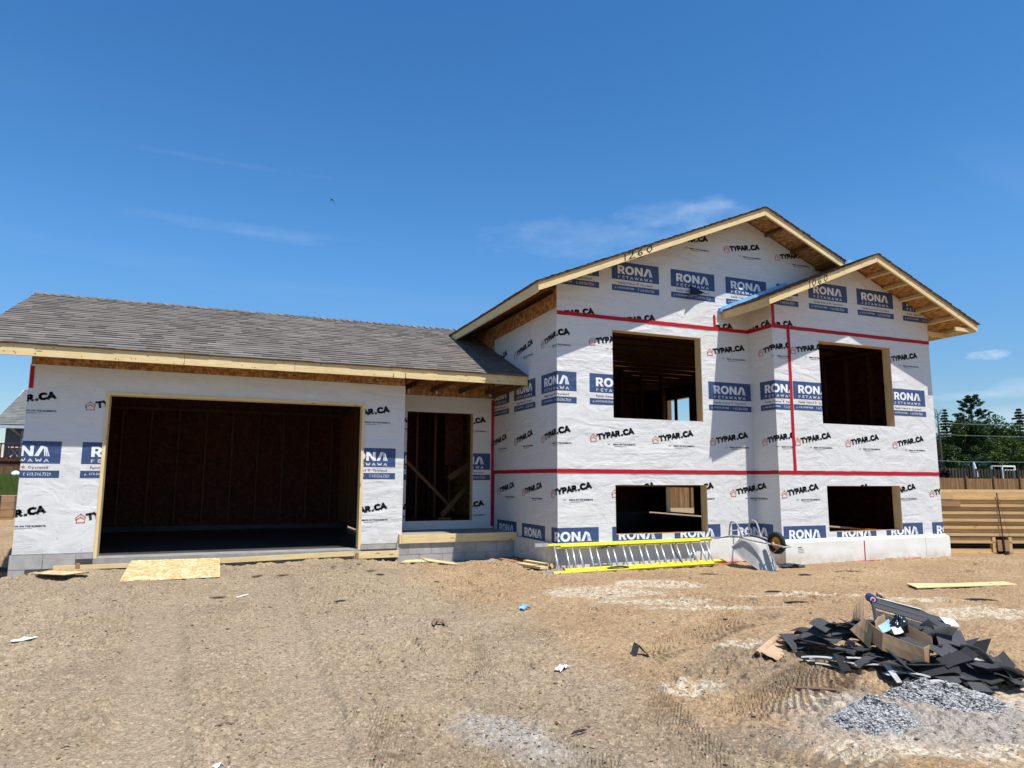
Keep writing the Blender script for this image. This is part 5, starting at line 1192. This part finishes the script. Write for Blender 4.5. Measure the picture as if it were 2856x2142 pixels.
# ---------------------------------------------------------------- stacked floor trusses right of the house
M_stack = wood('stacked_lumber', (.50, .31, .13), (.68, .47, .24))
d_ = Vector((.925, -.38, 0)); n_ = Vector((-.38, -.925, 0)); S0 = Vector((13.30, 11.57, -1.62))
def ST(u, z, off=0): return S0+d_*u+n_*off+Vector((0, 0, z))
rows = [1.215, 1.055, .895, .735, .575, .415]
Ls = 5.6
for k, z in enumerate(rows):
    j = [.0, .012, .0, .01, -.004, .006][k]; t_ = empty('floor_truss', ST(2.8, z), 'pale lumber truss in the upper solid rows of the banded stack' , 'floor truss', 'trusses stacked beside the house')
    u_ = 3.02+.03*k
    board('chord', ST(0, z+.112, -.09+j), ST(u_, z+.112, -.09+j), .10, .092, M_stack, t_, (0,0,1)); board('chord', ST(u_+.006, z+.112, -.09+j), ST(Ls, z+.112, -.09+j), .10, .092, M_stack, t_)
    board('chord', ST(0, z+.035, -.035+j), ST(u_-.04, z+.035, -.035+j), .13, .060, M_stack, t_); board('chord', ST(u_-.034, z+.035, -.035+j), ST(Ls, z+.035, -.035+j), .13, .060, M_stack, t_)
    board('inner_layer', ST(0, z+.075, -.70), ST(Ls, z+.075, -.70), 1.1, .13, M_stack, t_)
t_ = empty('floor_truss', ST(2.8, .1), 'bottom open web lumber truss of the banded stack', 'floor truss')
for a, c in ((0, 2.85), (3.12, Ls)):
    board('chord', ST(a, .35, -.05), ST(c, .35, -.05), .10, .085, M_stack, t_); board('chord', ST(a, .285, -.03), ST(c, .285, -.03), .12, .035, M_stack, t_)
    board('chord', ST(a, .105, -.05), ST(c, .105, -.05), .10, .075, M_stack, t_); board('chord', ST(a, .045, -.03), ST(c, .045, -.03), .12, .045, M_stack, t_)
for u in (2.80, 3.16): board('web_post', ST(u, .03, -.02), ST(u, .40, -.02), .07, .10, M_stack, t_, (.38, .925, 0))
for u in (2.90, 3.05): board('web_post', ST(u, .10, .01), ST(u, .34, .01), .09, .11, M_old, t_, (.38, .925, 0))
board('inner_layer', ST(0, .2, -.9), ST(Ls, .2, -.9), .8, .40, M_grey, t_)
for u, L in ((.02, 1.95), (.02, 2.1)):
    k = 0 if L < 2 else 1
    tag(board('loose_board', ST(u, 1.29-.155*k, .035), ST(L, 1.29-.155*k, .035), .05, .13, M_old if k else M_stack, None), ('upper', 'lower')[k]+' short board end on the near face of the truss stack', 'board')
for q, (a, c, o_) in enumerate(((0, 5.5, -.25), (.6, 5.6, -.55), (0, 5.2, -.85))):
    tag(board('top_board', ST(a, 1.395+.005*q, o_), ST(c, 1.395+.012*q, o_), .26, .035, M_stack, None), ('nearest', 'middle', 'farthest')[q]+' wide board lying on top of the truss stack', 'board')
for u in (2.66, 2.84, 3.0, 3.25):
    pass
tag(MB().beam(ST(2.93, 1.375, .055), ST(2.99, -.02, .085), .022, .006, n_).build('strap', M_dark), 'black strap running down the face of the truss stack', 'strap')

# ---------------------------------------------------------------- fences, shrubs, trees at the right
def fence(name, pts, h, zf, mat, label, wd=.14, gap=.004, alt=0., post=2.4, postup=.12, pm=None):
    f = empty(name, (*pts[0], zf(*pts[0])), label, 'fence'); rn = random.Random(int(pts[0][0]*7))
    for (a, c) in zip(pts, pts[1:]):
        a, c = Vector(a), Vector(c); L = (c-a).length; x = (c-a)/L; nn = Vector((-x.y, x.x)); k = 0; s_ = 0
        while s_ < L-.01:
            b = MB(); e = min(s_+post, L); u = s_
            dz = rn.uniform(-.03, .03)
            while u < e-.01:
                v = min(u+wd, e); o_ = nn*(alt*(k % 2)); p0, p1 = a+x*(u+gap)+o_, a+x*v+o_; z0 = zf(*(a+x*u)); t1 = z0+h+dz+rn.uniform(-.012, .012)
                q = nn*.02; b.hexa([(p0.x, p0.y, z0), (p1.x, p1.y, z0), (p1.x+q.x, p1.y+q.y, z0), (p0.x+q.x, p0.y+q.y, z0), (p0.x, p0.y, t1), (p1.x, p1.y, t1), (p1.x+q.x, p1.y+q.y, t1), (p0.x+q.x, p0.y+q.y, t1)], 0, rn.random())
                u = v; k += 1
            b.build('picket_panel', mat, f)
            pz = a+x*s_; board('post', (pz.x, pz.y-.06, zf(*pz)), (pz.x, pz.y-.06, zf(*pz)+h+postup), .1, .1, pm or mat, f, (0, 1, 0)); s_ = e
    return f
def picketmat(name, c1, c2):
    t = NT(name, .85, .2); a = t.n('ShaderNodeAttribute', attribute_name='tone'); n = t.noise(t.map((9, 9, .8)), 2., 4)
    return t.fin(t.mix(t.rng(n, .3, .7), t.mix(a.outputs['Fac'], c1, c2), tuple(x*.6 for x in c1)))
M_ced = picketmat('cedar_pickets', (.20, .105, .045), (.36, .215, .10)); M_dk = picketmat('grey_pickets', (.045, .038, .032), (.085, .072, .06)); M_ced2 = picketmat('dark_cedar_pickets', (.13, .075, .04), (.20, .12, .065))
fence('cedar_fence', [(13.5, 28.0), (46.4, 28.0)], 1.62, lambda x, y: -1.42+.0*x, M_ced, 'reddish brown board fence behind the lumber stack', post=2.44)
fence('low_fence', [(46.45, 28.0), (60, 28.0)], 1.55, lambda x, y: -1.42, M_ced2, 'darker brown board fence continuing at the right edge', post=2.44, postup=.3)
fence('grey_fence', [(44.3, 34.0), (66, 34.0)], 2.38, lambda x, y: -1.42+(x-44)*-.008, M_dk, 'dark grey board on board fence beyond the brown fence', wd=.16, gap=.012, alt=.07, post=2.6)
def leafmat(name, c1, c2, c3):
    t = NT(name, .7, .25); a = t.n('ShaderNodeAttribute', attribute_name='tone'); n = t.noise(t.P, .9, 3)
    col = t.mix(a.outputs['Fac'], c1, c2); col = t.mix(t.rng(n, .45, .7), col, c3); m = t.fin(col)
    tr = t.n('ShaderNodeBsdfTranslucent'); t.l(col, tr.inputs[0]); ms = t.n('ShaderNodeMixShader'); ms.inputs[0].default_value = .25
    out = [x for x in t.t.nodes if x.type == 'OUTPUT_MATERIAL'][0]; t.l(t.b.outputs[0], ms.inputs[1]); t.l(tr.outputs[0], ms.inputs[2]); t.l(ms.outputs[0], out.inputs[0]); return m
L_pine = leafmat('pine_needles', (.018, .040, .018), (.045, .085, .035), (.03, .065, .035)); L_dec = leafmat('broadleaf', (.020, .042, .010), (.065, .105, .025), (.035, .070, .016))
L_lite = leafmat('light_broadleaf', (.045, .08, .015), (.12, .16, .03), (.08, .125, .025)); L_pur = leafmat('purple_leaves', (.02, .008, .012), (.06, .02, .03), (.035, .012, .02))
M_bark = plain('bark', (.10, .08, .065), .95, .3, 8)
def leaves(b, c, R_, n, size, rn, flat=1., shell=.35):
    for k in range(n):
        while True:
            p = Vector((rn.uniform(-1, 1), rn.uniform(-1, 1), rn.uniform(-1, 1)))
            if p.length <= 1: break
        p = p*(1-shell)+p.normalized()*shell*p.length; q = Vector((c[0]+p.x*R_[0], c[1]+p.y*R_[1], c[2]+p.z*R_[2])); s_ = size*rn.uniform(.6, 1.3)
        u = Vector((rn.gauss(0, 1), rn.gauss(0, 1), rn.gauss(0, .5*flat))).normalized(); v = u.cross(Vector((rn.gauss(0, 1), rn.gauss(0, 1), rn.gauss(0, 1)))).normalized()
        b.poly([q-u*s_, q+v*s_*.5, q+u*s_, q-v*s_*.5], 0, rn.random())
def tree(name, x, y, zb, top, rad, kind, label, seed, mat=None, n=2600, cat='tree'):
    rn = random.Random(seed); t_ = empty(name, (x, y, zb), label, cat, 'trees beyond the fences'); H = top-zb; b = MB(); tk = MB()
    tk.tube([(x, y, zb), (x+.1, y, zb+H*.5), (x, y, top-.5)], [.02*H+.05, .013*H+.03, .02], 8)
    if kind == 'spruce':
        z = zb+H*.12
        while z < top-.1:
            f = 1-(z-zb)/H; r = rad*(f**.85)*rn.uniform(.7, 1.15)+.1; k = int(5+6*f)
            for i in range(k):
                a = rn.uniform(0, 6.28); e = Vector((x+math.cos(a)*r, y+math.sin(a)*r, z-r*.12)); tk.tube([(x, y, z), e], [.03, .01], 4)
                for j in range(4): leaves(b, Vector((x, y, z)).lerp(e, .3+.23*j), (r*.2+.06, r*.2+.06, .11), max(4, n//420), .13, rn)
            z += H*.032
    elif kind == 'pine':
        for i in range(46):
            f = rn.random(); z = zb+H*(.52+.46*f); r = rad*(1.0-abs(f-.35)*.95)*rn.uniform(.45, 1.05); a = rn.uniform(0, 6.28); e = Vector((x+math.cos(a)*r, y+math.sin(a)*r, z+r*.42)); m_ = Vector((x+math.cos(a)*r*.5, y+math.sin(a)*r*.5, z+r*.05))
            tk.tube([(x, y, z-.1), m_, e], [.05, .03, .01], 4)
            for p in (m_.lerp(e, .3), m_.lerp(e, .7), e): leaves(b, p, (.30, .30, .13), n//140, .12, rn)
    elif kind == 'bare':
        for i in range(26):
            z = zb+H*rn.uniform(.3, .95); a = rn.uniform(0, 6.28); r = rad*rn.uniform(.5, 1)*(1.1-(z-zb)/H*.5); e = Vector((x+math.cos(a)*r, y+math.sin(a)*r, z+r*.9)); m_ = Vector((x, y, z)).lerp(e, .5)+Vector((0, 0, -.15)); tk.tube([(x, y, z), m_, e], [.045, .03, .008], 4)
            for j in range(3): tk.tube([m_, m_+Vector((rn.gauss(0, .4), rn.gauss(0, .4), rn.uniform(.3, .8)))], [.02, .006], 3)
    else:
        for i in range(34):
            while True:
                p = Vector((rn.uniform(-1, 1), rn.uniform(-1, 1), rn.uniform(-1, 1)))
                if p.length < 1: break
            f = (p.z+1)/2; c = Vector((x+p.x*rad*.8, y+p.y*rad*.8, zb+H*(.22+.68*f))); s_ = rad*rn.uniform(.2, .38)
            tk.tube([(x, y, zb+H*.25), (x+p.x*rad*.3, y+p.y*rad*.3, c.z-s_), c], [.10, .06, .02], 5)
            leaves(b, c, (s_, s_, s_*.75), n//34, .17, rn, shell=.5)
    tk.build('trunk', M_bark, t_)
    if b.f: b.build('crown', mat or L_dec, t_)
    return t_
G0 = -1.5
def TX(r, y): return r*y
tree('bare_tree', TX(1.372, 60), 60, G0, 9.4, 1.6, 'bare', 'thin leafless tree just right of the house corner', 1)
tree('spruce_tree', TX(1.395, 61), 61, G0, 9.2, 1.9, 'spruce', 'narrow pointed spruce nearest the house', 2, L_pine, 5000)
tree('pine_tree', TX(1.478, 60), 60, G0, 11.0, 2.6, 'pine', 'tall pine with open spreading crown above all others', 3, L_pine, 7000)
tree('leafy_tree', TX(1.455, 56), 56, G0, 8.9, 2.7, 'round', 'dark bushy tree directly below the tall pine', 4, L_dec, 8000)
tree('leafy_tree', TX(1.535, 58), 58, G0, 9.1, 3.5, 'round', 'broad rounded green tree right of the tall pine', 5, L_dec, 10000)
tree('spruce_tree', TX(1.635, 58), 58, G0, 9.4, 3.2, 'spruce', 'dark evergreen cut by the right edge of the picture', 6, L_pine, 8000)
tree('leafy_tree', TX(1.61, 50), 50, G0, 5.6, 2.7, 'round', 'yellow green low tree at the right edge', 7, L_lite, 4500)
tree('leafy_tree', TX(1.56, 51), 51, G0, 3.6, 1.9, 'round', 'yellow green bush behind the white frame', 8, L_lite, 3000)
tree('leafy_tree', TX(1.415, 55), 55, G0, 4.9, 2.0, 'round', 'dark green tree low beside the house corner', 9, L_dec, 3800)
tree('leafy_tree', TX(1.48, 52), 52, G0, 3.2, 2.3, 'round', 'shaded bush behind the closed parasol', 10, L_pine, 3600)
for k in range(9):
    tree('spruce_tree' if k % 3 == 0 else 'leafy_tree', TX(1.36+.04*k, 68), 68+(k % 2)*3, G0, 7.2+1.8*((k*37) % 5)/5, 2.9, 'round', 'dark woodland tree, number %s from the left in the back row' % ('first','second','third','fourth','fifth','sixth','seventh','eighth','ninth')[k] if False else ('dark tree of the back row of the wood' ), 20+k, L_pine if k % 2 else L_dec, 5200)
tree('purple_shrub', TX(1.372, 33), 33, G0, 1.15, .75, 'round', 'dark purple leaved shrub between the house corner and the grey fence', 40, L_pur, 2200, 'shrub')
# weeds along the mound
b = MB(); rn = random.Random(5)
for k in range(2600):
    x = rn.uniform(24, 45); y = 25.2+rn.gauss(0, .6); z = gh_exact(x, y); h = rn.uniform(.1, .32); a = rn.uniform(0, 3.14)
    b.poly([(x, y, z), (x+.04*math.cos(a), y+.04*math.sin(a), z), (x+rn.gauss(0, .05), y, z+h)], 0, rn.random())
tag(b.build('weeds', L_lite), 'green weeds along the foot of the brown fence', 'weeds', kind='stuff')
um = empty('closed_parasol', (TX(1.4755, 36), 36, -1.4), 'closed white garden parasol standing behind the grey fence', 'parasol')
ux, uy = TX(1.4755, 36), 36
MB().tube([(ux, uy, -1.4), (ux, uy, .8)], .03, 8).build('pole', M_alu, um)
MB().tube([(ux, uy, .35), (ux, uy, .6), (ux-.05, uy, 1.0), (ux-.1, uy, 1.3), (ux-.12, uy, 1.5)], [.17, .16, .12, .09, .03], 9).build('canopy', M_wpaper, um)
gz_ = empty('patio_frame', (TX(1.56, 38), 38, -1.4), 'white metal patio frame standing behind the fence', 'patio frame')
xa, xb, xc = TX(1.528, 38), TX(1.562, 38), TX(1.604, 38)
for x in (xa, xb, xc): board('post', (x, 38, -1.4), (x, 38, 1.27), .10, .10, M_wpaper if x != xa else M_alu, gz_, (0, 1, 0))
board('beam', (xa, 38, 1.27), (xb, 38, 1.27), .10, .10, M_alu, gz_); board('beam', (xb, 38, 1.27), (xc, 38, 1.27), .12, .12, M_wpaper, gz_); board('beam', (xb+.3, 38, .95), (xc, 38, .95), .08, .08, M_wpaper, gz_)
for k, (za, zb_) in enumerate(((5.6, 5.8), (4.5, 4.6), (2.0, 2.05))):
    tag(MB().tube([(TX(1.2, 45), 45, za), (TX(1.45, 45), 45, za-.15), (TX(1.9, 45), 45, zb_)], .012, 4).build('overhead_wire', M_alu), ('highest', 'middle', 'lowest')[k]+' thin overhead wire crossing in front of the trees', 'wire')

# ---------------------------------------------------------------- left background
nb = empty('neighbour_house', (-7, 38, 0), 'grey neighbouring house with pale shingle roof and raised brown deck', 'house')
M_sid = plain('grey_siding', (.16, .17, .18), .7, .08, 4); M_sidl = plain('pale_siding', (.42, .47, .52), .7, .06, 4)
MB().box((-8.3, 34.2, -.4), (1, 42, 2.25)).build('wall', M_sid, nb)
MB().box((-7.05, 33.7, .6), (-5.4, 34.25, 2.0)).build('wall', M_sidl, nb)
MB().box((-7.75, 34.12, .8), (-7.35, 34.2, 1.9)).build('corner_board', M_sidl, nb)
MB().box((-7.25, 34.0, .8), (-7.0, 34.2, 2.0)).build('window', M_dark, nb)
o = deck('roof', [(-8.45, 33.3, 2.08), (1, 33.3, 2.08), (1, 37.6, 3.95), (-8.62, 37.6, 3.95)], .1, nb, M_sidl)
shingles('roof_shingles', (-8.55, 33.25, 2.10), (1, 0, 0), 8, (0, 4.35, 1.87), 4.73, nb, M_shin_far, seed=31, e=.2)
MB().box((-8.5, 33.2, 1.95), (1, 33.3, 2.07)).build('gutter', M_alu, nb)
MB().tube([(-7.9, 33.25, 1.95), (-7.6, 33.9, 1.6), (-7.6, 34.0, .8)], .05, 6).build('downspout', M_alu, nb)
MB().box((-9.5, 31.0, .60), (-2, 34.1, .74)).build('deck_floor', M_red, nb)
MB().box((-9.5, 31.05, -.2), (-2, 31.12, .60)).build('deck_skirt', M_red, nb)
board('deck_rail', (-9.5, 31.0, 1.24), (-2, 31.0, 1.24), .09, .05, M_red, nb)
for k in range(32): board('baluster', (-9.3+k*.14, 31.0, .74), (-9.3+k*.14, 31.0, 1.22), .04, .04, M_red, nb, (0, 1, 0))
ch = empty('folding_chair', (-7.2, 31.6, .74), 'small white folding stand on the neighbour deck', 'chair')
board('leg', (-7.45, 31.5, .74), (-7.15, 31.5, 1.12), .03, .03, M_wpaper, ch, (0,1,0)); board('leg', (-7.15, 31.5, .74), (-7.45, 31.5, 1.12), .03, .03, M_wpaper, ch, (0,1,0)); board('seat', (-7.48, 31.5, 1.13), (-7.12, 31.5, 1.13), .3, .03, M_wpaper, ch)
fence('picket_fence', [(-9.5, 29.4), (-3, 29.4)], .42, lambda x, y: .0, M_ced2, 'low weathered picket fence below the neighbour deck', wd=.1, gap=.01, post=2.0, postup=0)
bmx = bmesh.new(); bmesh.ops.create_icosphere(bmx, subdivisions=3, radius=.13); mb_ = bpy.data.meshes.new('white_ball'); bmx.to_mesh(mb_); bmx.free(); mb_.materials.append(M_wpaper); mb_.polygons.foreach_set('use_smooth', [True]*len(mb_.polygons))
tag(link(bpy.data.objects.new('white_ball', mb_), None, Matrix.Translation((-6.40, 28.0, .10))), 'white ball lying on top of the grass bank', 'ball')
b = MB(); rn = random.Random(8)
for k in range(7000):
    x = rn.uniform(-9.5, -4.5); y = rn.uniform(24.6, 28.5); z = gh_exact(x, y) if k % 7 == 0 else float(gz(x, y)); h = rn.uniform(.06, .30)*(1.4 if y < 26.6 else .5)
    b.poly([(x, y, z), (x+.05, y, z), (x+rn.gauss(0, .08), y, z+h)], 0, rn.random())
tag(b.build('bank_grass', L_lite), 'green weeds and grass growing on the bank at the left', 'grass', kind='stuff')
for k in range(4):
    z = -1.30+.20*k; q = empty('lumber_bundle', (-7, 24, z), ('bottom', 'second', 'third', 'top')[k]+' layer of the lumber bundle in front of the grass bank', 'lumber')
    b = MB(); 
    for j in range(6): b.box((-9.6+j*.70, 23.8, z), (-8.905+j*.70, 24.8, z+.19), 0, .5)
    b.build('timber', M_old, q)
tag(MB().box((-5.75, 23.78, -1.25), (-5.72, 23.80, -.5)).build('strap', M_dark), 'black strap round the lumber bundle at the left', 'strap')
nn = MB()
for g, x in ((two, -6.2), (six, -6.0)): 
    for st in g:
        for t in stroke(st, .13): nn.poly([(x+p[0]*.13, 23.79, -.86+p[1]*.16) for p in t])
tag(nn.build('bundle_marking', M_ink), 'black stencilled marking on the lumber bundle', 'marking')
# black drain pipe coils in the dug hole beside the garage
for k in range(5):
    cx_, cy_ = -3.75-.05*k, 13.3+.3*k; r = .75+.08*(k % 3); P_ = [(cx_+r*math.cos(a), cy_+r*math.sin(a)*1.2, -2.12+.11*k+.04*math.sin(3*a+k)) for a in [i*2*math.pi/30 for i in range(31)]]
    tag(MB().tube(P_, .05, 8).build('drain_pipe', M_dark, smooth=True), ('lowest', 'second lowest', 'middle', 'second highest', 'highest')[k]+' coil of black drain pipe in the hole beside the garage', 'drain pipe', 'black drain pipe coils in the hole')
# swift in the sky
bc = Vector((3.505, 28, 11.288)); r_ = Vector((.925, -.38, 0))
b = MB(); up = Vector((0, 0, 1))
b.tube([bc+up*.075+Vector((0, -.06, 0)), bc+up*.06, bc+up*.05+Vector((0, .09, .0))], [.006, .022, .004], 8)
for sg, e, m_ in ((-1, r_*-.10-up*.07, r_*-.06+up*.03), (1, r_*.16-up*.15, r_*.07+up*.025)):
    a = bc+up*.058
    b.hexa([a+Vector((0,-.025,0)), a+Vector((0,.03,0)), bc+m_+Vector((0,.02,0)), bc+m_+Vector((0,-.02,0)), a+Vector((0,-.025,-.02)), a+Vector((0,.03,-.02)), bc+m_+Vector((0,.02,-.022)), bc+m_+Vector((0,-.02,-.022))])
    b.hexa([bc+m_+Vector((0,-.02,0)), bc+m_+Vector((0,.02,0)), bc+e+Vector((0,.05,.004)), bc+e+Vector((0,.04,.004)), bc+m_+Vector((0,-.02,-.022)), bc+m_+Vector((0,.02,-.022)), bc+e+Vector((0,.05,-.004)), bc+e+Vector((0,.04,-.004))])
tag(b.build('bird', M_navy), 'small dark bird gliding high in the blue sky', 'bird')
